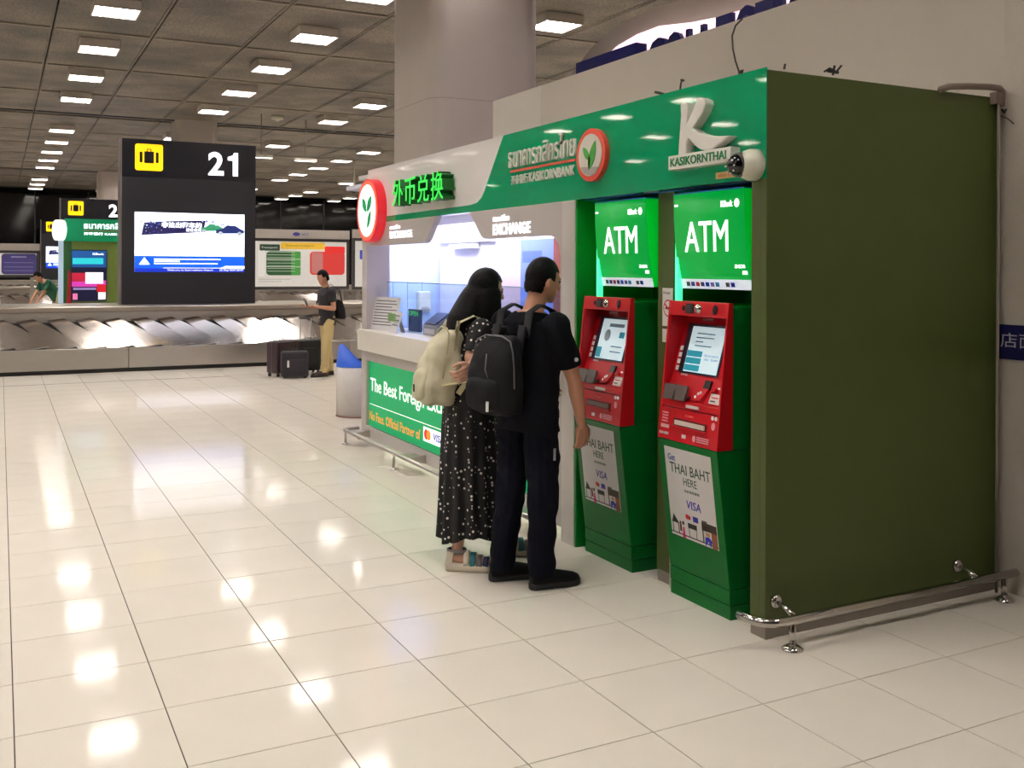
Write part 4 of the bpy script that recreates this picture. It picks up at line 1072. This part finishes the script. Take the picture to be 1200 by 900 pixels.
text('AOT', q + Vector((.14, 0, .02)), R_Y, U_Z, .2, .07, mat('logo_indigo2', (70, 70, 140), .5), bt, .004)
text('Transport', bo + Vector((bw * .085, -.0075, bh * .83)), R_Y, U_Z, bw * .17, bh * .05, PRINTWHITE, bpn, .001)
text('Ground transport', bo + Vector((bw * .34, -.0075, bh * .88)), R_Y, U_Z, bw * .3, bh * .05, mat('ink_olive', (120, 90, 20), .5), bpn, .001)
billboard(416, 520, 284, 336, 26.6, 'pale billboard mostly hidden behind the round logo end of the kiosk', [(.05, .09, .6, .8, (60, 80, 190), 1), (.3, .9, .3, .8, (150, 160, 170), 1)], .24)
bt, bo, bw, bh, bpn = billboard(-60, 43, 297, 322, 32.0, 'white and purple billboard at the far left edge', [(.0, .57, .0, 1., (236, 236, 236), 1), (.59, 1., .02, .98, (62, 56, 120), 1), (.62, .96, .55, .58, (120, 116, 170), 2), (.62, .96, .35, .38, (120, 116, 170), 2), (.7, .88, .8, .86, (150, 146, 190), 2), (.62, .96, .18, .21, (120, 116, 170), 2)], .2)
poly('print_mark', bo, R_Y, U_Z, [(bw * .5 + x, bh * .5 + y_) for x, y_ in ((-.12, -.4), (.02, -.2), (.02, .2), (-.12, .4), (-.2, .3), (-.08, .15), (-.08, -.15), (-.2, -.3))], INKBLACK, bpn, .001, .007)
text('×2', bo + Vector((bw * .515, -.008, bh * .25)), R_Y, U_Z, bw * .06, bh * .3, INKBLACK, bpn, .001, bold=.02)

# ================================================================== PEOPLE AND LUGGAGE
V = Vector
def person(name, label, J, cloth, voxel=.008, detail=True, sc=1.):
    """J: world joints. One continuous body mesh, clothing and hair as children."""
    t = thing(name, label, 'person', J['base'])
    lat = (J['shL'] - J['shR']); lat.z *= .3; lat.normalize()
    spine = (J['neck'] - J['pelvis']).normalized()
    fwd = lat.cross(spine).normalized()
    look = J['look'].normalized(); hs = U_Z.cross(look); hs.normalize(); hu = look.cross(hs).normalized()
    HM = Matrix((hs, look, hu)).transposed()
    hc = J['head']
    g = sc
    k = cloth.get('build', 1.) * g
    pel, nk = J['pelvis'], J['neck']
    def tor(u, a, b, off=0.): return (pel.lerp(nk, u) + fwd * off * g, lat * a * k, fwd * b * k)
    rings = [tor(-.12, .13, .10), tor(0, .158, .112, -.01), tor(.2, .142, .10), tor(.38, .14, .1), tor(.58, .158, .112), tor(.76, .168, .112, .0), tor(.88, .15, .095, -.01), tor(.95, .1, .075, -.012), tor(1.0, .062, .062, -.01)]
    body = MB().loft(rings)
    # neck + head
    body.chain([(nk + U_Z * -.02, .058 * g), (nk.lerp(hc, .55), .054 * g), (hc - hu * .03, .06 * g)])
    body.ball(hc, (.073 * g, .092 * g, .113 * g), 20, 14, HM)
    body.ball(hc + look * .032 * g - hu * .055 * g, (.055 * g, .055 * g, .055 * g), 16, 10, HM)
    body.ball(hc + look * .062 * g - hu * .09 * g, (.026 * g, .022 * g, .02 * g), 12, 8, HM)
    if detail:
        body.chain([(hc + look * .09 * g + hu * .01 * g, .008), (hc + look * .104 * g - hu * .022 * g, .012)], 8)
        for s in (1, -1):
            body.ball(hc + hs * s * .074 * g - look * .005 - hu * .012, (.012, .018, .03), 10, 8, HM)
            body.ball(hc + look * .08 * g + hs * s * .03 + hu * .025, (.02, .012, .007), 8, 6, HM)
        body.ball(hc + look * .085 * g - hu * .052 * g, (.022, .012, .008), 8, 6, HM)
    # arms and hands
    for s in 'LR':
        sh, el, wr = J['sh' + s], J['el' + s], J['wr' + s]
        body.chain([(sh, .052 * k), (sh.lerp(el, .4), .045 * k), (el, .036 * k), (el.lerp(wr, .3), .037 * k), (wr, .024 * k)])
        hd = J['hd' + s].normalized(); pn = J['pn' + s]; pn = (pn - hd * pn.dot(hd)).normalized(); sd = hd.cross(pn)   # pn: palm normal
        th = J['th' + s]                                  # +1 / -1: side of the thumb along sd
        p0 = wr + hd * .03 * g
        body.chain([(wr, .023 * g), (p0, .024 * g)])
        for f, (ox, ln) in enumerate(((.036, .068), (.012, .076), (-.012, .071), (-.036, .056))):
            r0 = wr + hd * .035 * g + sd * ox * th * .7 * g
            r1 = wr + hd * .088 * g + sd * ox * th * g
            body.chain([(r0, .015 * g), (r1, .0105 * g)], 8)
            cu = J.get('curl' + s, .45)
            d1 = (hd * math.cos(cu * .6) + pn * math.sin(cu * .6)); d2 = (hd * math.cos(cu * 1.5) + pn * math.sin(cu * 1.5)); d3 = (hd * math.cos(cu * 2.2) + pn * math.sin(cu * 2.2))
            a = r1 + d1 * ln * .45 * g; b = a + d2 * ln * .32 * g; c = b + d3 * ln * .26 * g
            body.chain([(r1, .0095 * g), (a, .0086 * g), (b, .008 * g), (c, .007 * g)], 8)
        r0 = wr + hd * .03 * g + sd * .024 * th * g
        a = r0 + (hd * .6 + sd * th * .7 + pn * .25).normalized() * .04 * g; b = a + (hd * .85 + sd * th * .3 + pn * .35).normalized() * .034 * g; c = b + (hd + pn * .35).normalized() * .024 * g
        body.chain([(r0, .016 * g), (a, .0125 * g), (b, .0105 * g), (c, .0085 * g)], 8)
    # legs and feet
    for s in 'LR':
        hp, kn, an, toe = J['hp' + s], J['kn' + s], J['an' + s], J['toe' + s]
        body.chain([(hp, .083 * k), (hp.lerp(kn, .5), .068 * k), (kn, .05 * k), (kn.lerp(an, .3), .05 * k), (an, .033 * k)])
        fr = .026 if 'shoes' in cloth else .032
        body.chain([(an, .031 * k), (an - U_Z * .035 * g, .032 * g), (an.lerp(toe, .5) - U_Z * .012, fr * g), (toe, .02 * g)])
    remeshed('body', body, cloth['skin'], t, voxel, 3)
    # shirt
    e = .016 * g
    if 'shirt' in cloth:
        sh_ = MB()
        lo_ = cloth.get('shirt_low', -.18)
        rr = [tor(lo_, .172, .13), tor(0, .172, .128, -.008), tor(.2, .165, .122), tor(.38, .165, .122), tor(.58, .182, .13), tor(.76, .19, .127), tor(.88, .17, .11, -.01), tor(.95, .12, .088, -.012), tor(.985, .085, .078, -.012)]
        sh_.loft(rr)
        for s in 'LR':
            a, b = J['sh' + s], J['el' + s]; u = cloth.get('sleeve', .62)
            sh_.chain([(a, .068 * k), (a.lerp(b, .5 * u), .066 * k)]); sh_.tube([a.lerp(b, .3 * u), a.lerp(b, u)], [.066 * k, .062 * k], 14)
        folds(remeshed('shirt', sh_, cloth['shirt'], t, voxel, 4), .11, .022)
    if 'trousers' in cloth:
        tr = MB()
        tr.loft([tor(-.16, .15, .12, -.005), tor(0, .172, .125, -.012), tor(.12, .165, .118)])
        tw = cloth.get('leg', 1.)
        for s in 'LR':
            hp, kn, an = J['hp' + s], J['kn' + s], J['an' + s]
            bot = an + U_Z * cloth.get('hem', -.025)
            tr.chain([(hp, .096 * k), (hp.lerp(kn, .5), .084 * k), (kn, .068 * k * tw), (kn.lerp(bot, .5), .06 * k * tw)])
            tr.tube([kn.lerp(bot, .3), bot], [.062 * k * tw, .057 * k * tw], 14)
        folds(remeshed('trousers', tr, cloth['trousers'], t, voxel, 3), .1, .026)
    if 'shoes' in cloth:
        for s in 'LR':
            an, toe = J['an' + s], J['toe' + s]; d = toe - an; d.z = 0; d.normalize(); l = U_Z.cross(d)
            hl = V((an.x, an.y, 0)) - d * .055 * g; L_ = .27 * g
            S_ = lambda x, w_, z: (hl + d * x * L_ + U_Z * z, w_)
            m = MB().loft([(hl + d * x * L_ + U_Z * zc * g, l * w_ * g, U_Z * h_ * g) for x, w_, zc, h_ in ((.0, .026, .045, .034), (.06, .039, .052, .042), (.25, .042, .056, .046), (.45, .045, .052, .042), (.7, .05, .044, .034), (.9, .044, .038, .027), (1., .022, .034, .018))])
            m.chain([(hl + d * .05 * g + U_Z * .06 * g, .038 * g), (hl + d * .055 * g + U_Z * .095 * g, .037 * g)])
            o = remeshed('shoe', m, cloth['shoes'], t, .006, 3)
            MB().loft([(hl + d * x * L_ + U_Z * .017 * g, l * w_ * g, U_Z * .017 * g) for x, w_ in ((-.02, .02), (.03, .037), (.25, .041), (.45, .043), (.7, .051), (.92, .043), (1.02, .018))], 16, pw=5).build('sole', cloth['sole'], o)
            if detail:
                for q in range(3):
                    c = hl + d * (.42 + q * .09) * L_ + U_Z * (.088 - q * .009) * g
                    MB().tube([c - l * .022, c + U_Z * .005, c + l * .022], .003, 6).build('lace', cloth['sole'], o)
    # short hair
    if cloth.get('hair') == 'short':
        h = MB()
        h.ball(hc - look * .008 * g + hu * .02 * g, (.081 * g, .097 * g, .108 * g), 20, 14, HM)
        h.ball(hc - look * .04 * g - hu * .03 * g, (.072 * g, .06 * g, .07 * g), 16, 10, HM)
        o = remeshed('hair', h, HAIR, t, voxel, 2)
        # cut the face free
        bm = bmesh.new(); bm.from_mesh(o.data); off = wl(t)
        kill = [v for v in bm.verts if ((v.co + off - hc).dot(look) > .035 * g and (v.co + off - hc).dot(hu) < .055 * g) or ((v.co + off - hc).dot(look) > -.02 * g and (v.co + off - hc).dot(hu) < -.0 * g) or (v.co + off - hc).dot(hu) < -.075 * g]
        bmesh.ops.delete(bm, geom=kill, context='VERTS'); bm.to_mesh(o.data); bm.free()
        o.modifiers.new('so', 'SOLIDIFY').thickness = .006
    if detail:
        for s in (1, -1):
            MB().ball(hc + look * .083 * g + hs * s * .03 + hu * .01, (.012, .006, .008), 10, 6, HM).build('eye', INKBLACK, t)
        MB().ball(hc + look * .094 * g - hu * .052 * g, (.02, .004, .004), 10, 6, HM).build('mouth', mat('lip', (160, 90, 84), .5), t)
    return t, lat, fwd, HM, hc, look, hs, hu

def frame_of(base, yaw):
    F = V((math.cos(yaw), math.sin(yaw), 0)); L = V((-math.sin(yaw), math.cos(yaw), 0)); b = V(base)
    return lambda f, l, u: b + F * f + L * l + U_Z * u, F, L

# ---- man in black -----------------------------------------------------------
P, F, L = frame_of((2.47, 4.58, 0), math.radians(14))
J = dict(base=V((2.45, 4.58, 0)), pelvis=P(0, 0, .90), neck=P(.02, 0, 1.43), head=P(.085, -.01, 1.585), look=(F + L * -.22 - U_Z * .2),
         shL=P(.0, .2, 1.355), shR=P(.0, -.2, 1.355), elL=P(.02, .23, 1.08), wrL=P(.2, .17, 1.0),
         hpL=P(-.01, .09, .88), hpR=P(.0, -.09, .88), knL=V((2.42, 4.685, .48)), knR=V((2.51, 4.495, .48)), anL=V((2.36, 4.69, .085)), anR=V((2.485, 4.475, .085)))
J['toeL'] = J['anL'] + V((.19, -.03, -.06)); J['toeR'] = J['anR'] + V((.19, -.015, -.06))
J['elR'] = on_y(673, 446, 4.40); J['wrR'] = on_y(681, 494, 4.42)
J['hdL'] = V((.8, .1, -.3)); J['pnL'] = V((0, -1, -.3)); J['thL'] = -1
J['hdR'] = V((.1, .02, -1)); J['pnR'] = V((-.2, 1, 0)); J['thR'] = 1; J['curlR'] = .5
man, lat, fwd, HM, hc, look, hs, hu = person('person', 'man in black shirt and trousers with black backpack facing the cash machine', J,
    dict(skin=SKIN, shirt=TEE, trousers=PANTS, shoes=SHOE, sole=SOLE, hair='short', sleeve=.72, build=1.08, leg=1.12), .0055)
q = on_y(672.5, 412, 4.33)
a = J['shR'].lerp(J['elR'], .52); d_ = V((-.35, -.9, 0)).normalized()
MB().lathe(a + V((.02, -.07, -.02)), [(.011, 0), (.011, .006)], 12, (.1, -1, 0)).build('sleeve_badge', PRINTWHITE, man)
a = J['hpR'].lerp(J['knR'], .45)
MB().frame(a + V((.02, -.094, 0)), V((1, 0, 0)), V((.05, .05, 1)), V((0, -1, 0)), -.006, .006, -.03, .03, 0, .004).build('trouser_print', mat('print_grey', (150, 150, 160), .6), man)

def backpack(label, P, F, L, c, wd, dp, ht, m, strapm, lean, extras):
    """c: (f, l, z) of the lower back edge against the wearer's back; dp grows backwards"""
    f0, l0, z0 = c
    t = thing('backpack', label, 'backpack', P(f0, l0, z0))
    prof = [(0, .30, .80, .8), (.03, .42, .93, .9), (.12, .5, 1., 1.), (.35, .52, 1., 1.02), (.6, .47, .98, .94), (.8, .38, .92, .78), (.93, .28, .8, .6), (1., .16, .55, .4)]
    rings = []
    for u, b, a, bb in prof:
        bulge = dp * bb / 2
        rings.append((P(f0 - bulge + lean * (u - .4), l0, z0 + ht * u), L * wd / 2 * a, F * bulge))
    main = folds(MB().loft(rings, 32, pw=3.2).build('main_body', m, t), .09, extras.get('fold', .02), 3)
    # front pocket
    pk = []
    for u, a, b in ((.06, .6, .5), (.1, .74, .9), (.28, .8, 1.), (.42, .76, .9), (.47, .62, .5)):
        pk.append((P(f0 - dp * .86 + lean * (u - .4) - .008 * b, l0, z0 + ht * u), L * wd / 2 * a, F * .042 * b))
    pk = folds(MB().loft(pk, 28, pw=3).build('front_pocket', m, t), .08, extras.get('fold', .02) * .7, 2)
    # zip line and handle
    zl = MB().tube([P(f0 - dp * (.55 - .0 * k) + lean * (u - .4), l0 + wd / 2 * a, z0 + ht * u) for k, (u, a) in enumerate(((.35, 1.005), (.6, .985), (.8, .925), (.93, .8), (.99, .4), (.99, -.4), (.93, -.8), (.8, -.925), (.6, -.985), (.35, -1.005)))], .0045, 6).build('zip', extras['zip'], t)
    MB().tube([P(f0 - .03 + lean * .5, l0 - .035, z0 + ht * .97), P(f0 - .03 + lean * .6, l0 - .02, z0 + ht + .035), P(f0 - .03 + lean * .6, l0 + .02, z0 + ht + .035), P(f0 - .03 + lean * .5, l0 + .035, z0 + ht * .97)], .008, 8).build('handle', strapm, t)
    for pts in extras['straps']:
        MB().tube([V(p) for p in pts], [.03] * len(pts), 10, flat=L).build('shoulder_strap', strapm, t)
    return t
def strap_over(P, s, back_low, top, front_low):
    return [P(*p) for p in (back_low, (back_low[0] + .03, s * .10, back_low[2] + .16), (-.125, s * .11, 1.30), (-.10, s * .11, top - .035), (-.02, s * .105, top), (.06, s * .105, top - .03), (.135, s * .11, top - .12), (.15, s * .12, top - .26), (.08, s * .19, front_low), (-.1, s * .2, front_low - .08), (-.2, s * .13, front_low - .1))]
bk = backpack('black backpack with zips worn by the man in black', P, F, L, (-.125, .02, .905), .32, .19, .405, BPBLACK, BPBLACK, .0,
     dict(zip=mat('zip_grey', (84, 84, 88), .4), straps=[strap_over(P, 1, (-.17, .1, 1.2), 1.462, 1.12)[:8], strap_over(P, -1, (-.17, -.1, 1.2), 1.462, 1.12)[:8]]))
q = P(-.335, -.06, .96)
MB().frame(q, -L, V((.1, .15, 1)).normalized(), -F, -.008, .008, -.025, .025, .0, .006).build('label_tab', PRINTWHITE, bk)
MB().tube([P(-.31, -.02, 1.22), P(-.328, -.03, 1.14), P(-.318, -.04, 1.1)], .003, 6).build('zip', MATS['zip_grey'], bk)

# ---- woman in dotted dress -----------------------------------------------------
P, F, L = frame_of((2.335, 5.03, 0), math.radians(-6))
J = dict(base=V((2.335, 5.03, 0)), pelvis=P(-.01, 0, .90), neck=P(.02, 0, 1.385), head=P(.095, -.005, 1.525), look=(F + L * -.05 - U_Z * .22),
         shL=P(.01, .165, 1.315), shR=P(.01, -.165, 1.315), elL=P(.0, .22, 1.06), wrL=P(.18, .16, 1.02),
         hpL=P(.0, .08, .86), hpR=P(.0, -.08, .86), knL=P(.06, .09, .46), knR=P(-.02, -.05, .46))
q = on_z(528, 667, 0); 
J['anR'] = V((2.225, 4.955, .105)); J['toeR'] = V((2.375, 4.855, .05))
q = on_z(612, 650, 0)
J['anL'] = V((q.x - .1, q.y + .03, .105)); J['toeL'] = J['anL'] + V((.17, -.05, -.055))
J['elR'] = P(-.005, -.215, 1.10); J['wrR'] = P(.09, -.14, 1.065)
J['elR'] = on_y(551, 419, 4.83); J['wrR'] = on_y(560, 434, 4.84)
J['hdL'] = V((.9, -.3, 0)); J['pnL'] = V((0, -1, -.2)); J['thL'] = 1
J['hdR'] = V((-.75, -.1, -.55)); J['pnR'] = V((-.3, .9, .2)); J['thR'] = -1; J['curlR'] = .7
J['wrR'] = on_y(556, 427, 4.80)
wo, lat, fwd, HM, hc, look, hs, hu = person('person', 'long haired woman in black dotted dress and chunky sandals with beige backpack', J,
    dict(skin=SKIN2, shirt=DRESS, shirt_low=-.05, sleeve=.88, build=.93), .0055, sc=.97)
# skirt: pleated, flaring, with a sheer hem
n = 96; vs = []; prof = [(.95, .13, .16, 0), (.9, .145, .172, .002), (.8, .152, .178, .004), (.6, .158, .178, .008), (.4, .163, .178, .012), (.25, .168, .18, .015), (.165, .172, .182, .018)]
for z, a, b, wv in prof:
    for j in range(n):
        q = 2 * PI * j / n
        k = 1 + wv / .16 * (math.sin(q * 13 + z * 2) + .6 * math.sin(q * 7 + 1 + z))
        zz = z + (.022 * math.sin(q * 3 + .6) if z < .2 else 0)
        vs.append(P(a * math.cos(q) * k + .0 * (1 - z), b * math.sin(q) * k, zz))
fs = [(i * n + j, i * n + (j + 1) % n, (i + 1) * n + (j + 1) % n, (i + 1) * n + j) for i in range(len(prof) - 1) for j in range(n)]
sk = MB().add(vs, fs, True).build('skirt', DRESS, wo)
m_ = sk.modifiers.new('sub', 'SUBSURF'); m_.levels = 1; m_.render_levels = 1
# long hair
h = MB()
h.ball(hc - look * .012 + hu * .018, (.087, .102, .112), 20, 14, HM)
hb = lambda f, l, u: P(f, l, u)
h.loft([(hb(.075, 0, 1.57), L * .05, F * .05), (hb(.06, 0, 1.545), L * .08, F * .085), (hb(.045, 0, 1.51), L * .09, F * .098), (hb(.01, 0, 1.45), L * .098, F * .1), (hb(-.025, 0, 1.39), L * .11, F * .10), (hb(-.05, 0, 1.32), L * .118, F * .085), (hb(-.07, 0, 1.25), L * .11, F * .06), (hb(-.085, 0, 1.19), L * .085, F * .035)])
h.loft([(hb(.10, -.085, 1.53), L * .016, F * .055), (hb(.085, -.095, 1.44), L * .024, F * .07), (hb(.075, -.105, 1.33), L * .026, F * .07), (hb(.08, -.105, 1.22), L * .022, F * .05), (hb(.085, -.1, 1.15), L * .012, F * .025)])
ho = remeshed('hair', h, HAIR, wo, .008, 12)
bm = bmesh.new(); bm.from_mesh(ho.data); off = wl(wo)
kill = [v for v in bm.verts if (v.co + off - hc).dot(look) > .045 and -.16 < (v.co + off - hc).dot(hu) < .06 and abs((v.co + off - hc).dot(hs)) < .07]
bmesh.ops.delete(bm, geom=kill, context='VERTS'); bm.to_mesh(ho.data); bm.free()
# chunky sandals
SAND = mat('sandal_cream', (226, 214, 194), .6); SANDG = mat('sandal_grey', (120, 112, 112), .7); SANDB = mat('sandal_teal', (40, 120, 130), .6); SANDN = mat('sandal_navy', (30, 40, 90), .6)
for s in 'RL':
    an, toe = J['an' + s], J['toe' + s]; d = toe - an; d.z = 0; d.normalize(); l = U_Z.cross(d)
    hl = V((an.x, an.y, 0)) - d * .055; Ln = .255
    so = MB().loft([(hl + d * x * Ln + U_Z * .0215, l * w_, U_Z * .0215) for x, w_ in ((-.02, .02), (.03, .04), (.25, .043), (.45, .045), (.7, .053), (.92, .046), (1.03, .02))], 20, pw=5).build('sandal', SAND, wo, .006)
    def band(x, z, hh, w_, m, nm='strap'):
        pts = [hl + d * x * Ln + l * w_ * math.cos(a_) + U_Z * (.035 + hh * math.sin(a_)) for a_ in [PI * i / 12 for i in range(13)]]
        MB().tube(pts, .016, 8, flat=None).build(nm, m, so) if False else None
        q0 = []
        for p_ in pts: q0 += [p_ - d * .014, p_ + d * .014]
        MB().add(q0, [(2 * i, 2 * i + 1, 2 * i + 3, 2 * i + 2) for i in range(12)], True).build(nm, m, so).modifiers.new('so', 'SOLIDIFY').thickness = .006
    band(.86, 0, .042, .046, SANDN); band(.72, 0, .052, .05, SANDG); band(.58, 0, .065, .048, SANDB); band(.44, 0, .075, .045, SAND)
    # heel and ankle straps
    pts = [hl + d * (.055 + .055 * math.cos(a_)) + l * .043 * math.sin(a_) + U_Z * .105 for a_ in [2 * PI * i / 20 for i in range(20)]]
    vs = []
    for p_ in pts: vs += [p_ - U_Z * .012, p_ + U_Z * .012]
    MB().add(vs, [(2 * i, 2 * ((i + 1) % 20), 2 * ((i + 1) % 20) + 1, 2 * i + 1) for i in range(20)], True).build('ankle_strap', SANDG, so).modifiers.new('so', 'SOLIDIFY').thickness = .006
    for sg_ in (-1, 1):
        MB().prism([hl + d * -.005 + l * .036 * sg_ + U_Z * .035, hl + d * .035 + l * .041 * sg_ + U_Z * .035, hl + d * .045 + l * .043 * sg_ + U_Z * .105, hl + d * .01 + l * .04 * sg_ + U_Z * .11], l * .006 * sg_).build('heel_strap', SAND, so)
# beige backpack, hanging low and loose
bb = backpack('beige canvas backpack with dangling straps on the woman in the dress', P, F, L, (-.085, -.0, .905), .27, .205, .42, BPBEIGE, WEBBING, .075,
     dict(fold=.04, zip=mat('seam_beige', (176, 168, 132), .7), straps=[strap_over(P, 1, (-.13, .1, 1.2), 1.388, 1.12), strap_over(P, -1, (-.13, -.1, 1.2), 1.388, 1.12)]))
for pts in (((-.02, -.25, 1.16), (-.06, -.2, 1.08), (-.12, -.155, .97)), ((-.02, -.25, 1.15), (-.03, -.24, 1.05), (-.045, -.22, .94))):
    MB().tube([P(*p_) for p_ in pts], .016, 8, flat=(.89, -.46, 0)).build('webbing', WEBBING, bb)
MB().frame(P(-.335, -.05, 1.0), -L, U_Z, -F, -.008, .008, -.02, .02, 0, .006).build('label_tab', INKBLACK, bb)

# ---- man waiting at the carousel --------------------------------------------------
P, F, L = frame_of((4.43, 14.72, 0), math.radians(186))
J = dict(base=V((4.43, 14.72, 0)), pelvis=P(0, 0, .86), neck=P(.02, 0, 1.36), head=P(.07, 0, 1.50), look=(F - U_Z * .35),
         shL=P(.0, .18, 1.29), shR=P(.0, -.18, 1.29), elL=P(-.02, .22, 1.03), elR=P(.02, -.22, 1.03), wrL=P(.22, .13, 1.06), wrR=P(.22, -.1, 1.06),
         hpL=P(0, .085, .84), hpR=P(0, -.085, .84), knL=P(.05, .1, .45), knR=P(-.03, -.08, .45), anL=P(.08, .1, .085), anR=P(-.09, -.08, .085))
J['toeL'] = J['anL'] + F * .18 - U_Z * .055; J['toeR'] = J['anR'] + F * .18 - U_Z * .055
for s, q in (('L', -1), ('R', 1)): J['hd' + s] = F; J['pn' + s] = U_Z; J['th' + s] = q
fm, *_ = person('person', 'man in black shirt and khaki trousers looking at his phone by the carousel', J,
    dict(skin=SKIN, shirt=mat('tee_charcoal', (40, 38, 42), .85), trousers=KHAKI, shoes=mat('slipper_dark', (60, 42, 40), .7), sole=SOLE, hair='short', build=1.0, leg=1.15), .011, False, .96)
t = thing('phone', 'dark phone in the hands of the man by the carousel', 'phone', P(.33, .02, 1.08))
MB().frame(P(.33, .02, 1.08), L, (F * .5 + U_Z).normalized(), (U_Z * .5 - F).normalized(), -.036, .036, -.02, .12, 0, .009).build('case', BLACK, t, .003)
MB().frame(P(.33, .02, 1.08), L, (F * .5 + U_Z).normalized(), (U_Z * .5 - F).normalized(), -.033, .033, -.016, .116, .009, .0095).build('display', mat('phone_glow', (120, 140, 160), .3, emit=.3), t)
t = thing('shoulder_bag', 'small black bag slung behind the man in khaki trousers', 'bag', P(-.2, 0, .9))
MB().loft([(P(-.22 + .02 * i, 0, .86 + z), L * a, F * b) for i, (z, a, b) in enumerate(((0, .10, .05), (.03, .14, .075), (.15, .15, .085), (.26, .13, .07), (.3, .09, .04)))], 24, pw=3).build('pouch', BPBLACK, t)
MB().tube([P(-.2, .12, 1.1), P(-.14, .15, 1.3), P(.0, .13, 1.4), P(.12, .02, 1.25), P(.13, -.1, 1.1), P(.02, -.2, .98), P(-.15, -.15, .95)], .02, 8, flat=L).build('strap', BPBLACK, t)

# ---- stooping person in green -------------------------------------------------------
gy = 24.6
gx = on_y(56, 340, gy).x
P, F, L = frame_of((gx + .1, gy, 0), math.radians(200))
J = dict(base=V((gx + .1, gy, 0)), pelvis=P(-.15, 0, .9), neck=P(.2, 0, 1.32), head=P(.32, .0, 1.42), look=(F - U_Z * .7),
         shL=P(.16, .18, 1.27), shR=P(.16, -.18, 1.27), elL=P(.3, .2, 1.02), elR=P(.3, -.2, 1.02), wrL=P(.42, .15, .85), wrR=P(.42, -.15, .85),
         hpL=P(-.13, .09, .87), hpR=P(-.13, -.09, .87), knL=P(-.05, .1, .47), knR=P(-.1, -.1, .47), anL=P(-.08, .1, .085), anR=P(-.14, -.1, .085))
J['toeL'] = J['anL'] + F * .18 - U_Z * .055; J['toeR'] = J['anR'] + F * .18 - U_Z * .055
for s, q in (('L', -1), ('R', 1)): J['hd' + s] = F - U_Z; J['pn' + s] = -F; J['th' + s] = q
person('person', 'stooping person in a green top beyond the carousel at the far left', J,
    dict(skin=SKIN, shirt=mat('top_green', (20, 84, 62), .8), trousers=KHAKI, shoes=SHOE, sole=SOLE, hair='short', build=1.05), .014, False)
t = thing('holdall', 'pale khaki bag beside the stooping person in green', 'bag', (gx + .42, gy - .35, 0))
q = V((gx + .42, gy - .35, 0))
MB().loft([(q + U_Z * z, V((a, 0, 0)), V((0, b, 0))) for z, a, b in ((0, .25, .15), (.1, .3, .2), (.7, .3, .2), (1.1, .24, .16), (1.32, .12, .08))], 28, pw=3).build('sack', mat('bag_khaki', (196, 190, 150), .8, bump=.4, bscale=8), t)
MB().tube([q + V((-.1, 0, 1.3)), q + V((-.05, 0, 1.4)), q + V((.05, 0, 1.4)), q + V((.1, 0, 1.3))], .015, 8).build('handle', WEBBING, t)

# ---- suitcases -------------------------------------------------------------------------
def suitcase(label, p, yaw, wd, dp, ht, m, handle, trim, z0=.05, tilt=0.):
    p = V(p); t = thing('suitcase', label, 'suitcase', p)
    F = V((math.cos(yaw), math.sin(yaw), 0)); L = V((-math.sin(yaw), math.cos(yaw), 0)); U = (U_Z + F * tilt).normalized()
    Q = lambda f, l, u: p + F * f + L * l + U * u
    MB().frame(p, L, U, F, -wd / 2, wd / 2, z0, ht, -dp / 2, dp / 2).build('shell', m, t, .035, seg=4)
    MB().frame(p, L, U, -F, -wd / 2 + .04, wd / 2 - .04, z0 + .06, ht - .12, dp / 2 - .01, dp / 2 + .02).build('front_pocket', m, t, .015)
    MB().frame(p, L, U, F, -wd / 2 - .003, wd / 2 + .003, z0 + .02, ht - .02, -.006, .006).build('zip', trim, t)
    for f in (-1, 1):
        for l in (-1, 1):
            c = Q(f * (dp / 2 - .035), l * (wd / 2 - .045), .028); c.z = .028
            MB().lathe(c - L * .012, [(.027, 0), (.027, .024)], 14, L).build('wheel', BLACK, t)
    if handle:
        for l in (-.09, .09): MB().tube([Q(dp / 2 - .04, l, ht - .02), Q(dp / 2 - .04, l, ht + handle)], .009, 8).build('handle_tube', STEEL, t)
        MB().tube([Q(dp / 2 - .04, -.11, ht + handle), Q(dp / 2 - .04, .11, ht + handle)], .016, 8).build('handle_grip', BLACK, t)
    MB().tube([Q(0, -.07, ht - .005), Q(0, -.05, ht + .022), Q(0, .05, ht + .022), Q(0, .07, ht - .005)], .009, 8).build('carry_handle', BLACK, t)
    return t
SC1 = mat('case_maroon', (46, 28, 36), .45, var=.06); SC2 = mat('case_black', (20, 19, 22), .6); SC3 = mat('case_plum', (38, 32, 40), .7, bump=.2, bscale=30)
TRM = mat('case_trim', (90, 80, 84), .5)
suitcase('tall dark maroon suitcase with raised handle, leftmost of the three', (3.82, 15.02, 0), math.radians(120), .42, .25, .54, SC1, .36, TRM)
suitcase('black suitcase with raised handle between the man and the other cases', (4.27, 15.2, 0), math.radians(100), .36, .24, .53, SC2, .33, TRM)
t = suitcase('small dark soft suitcase with white tag standing in front of the other two', (3.92, 14.66, 0), math.radians(80), .40, .2, .40, SC3, 0, TRM, .02, .12)
q = V((3.79, 14.54, .22)); MB().frame(q, V((1, 0, 0)), U_Z, V((0, -1, 0)), -.015, .015, -.05, .05, 0, .004).build('luggage_tag', PRINTWHITE, t)
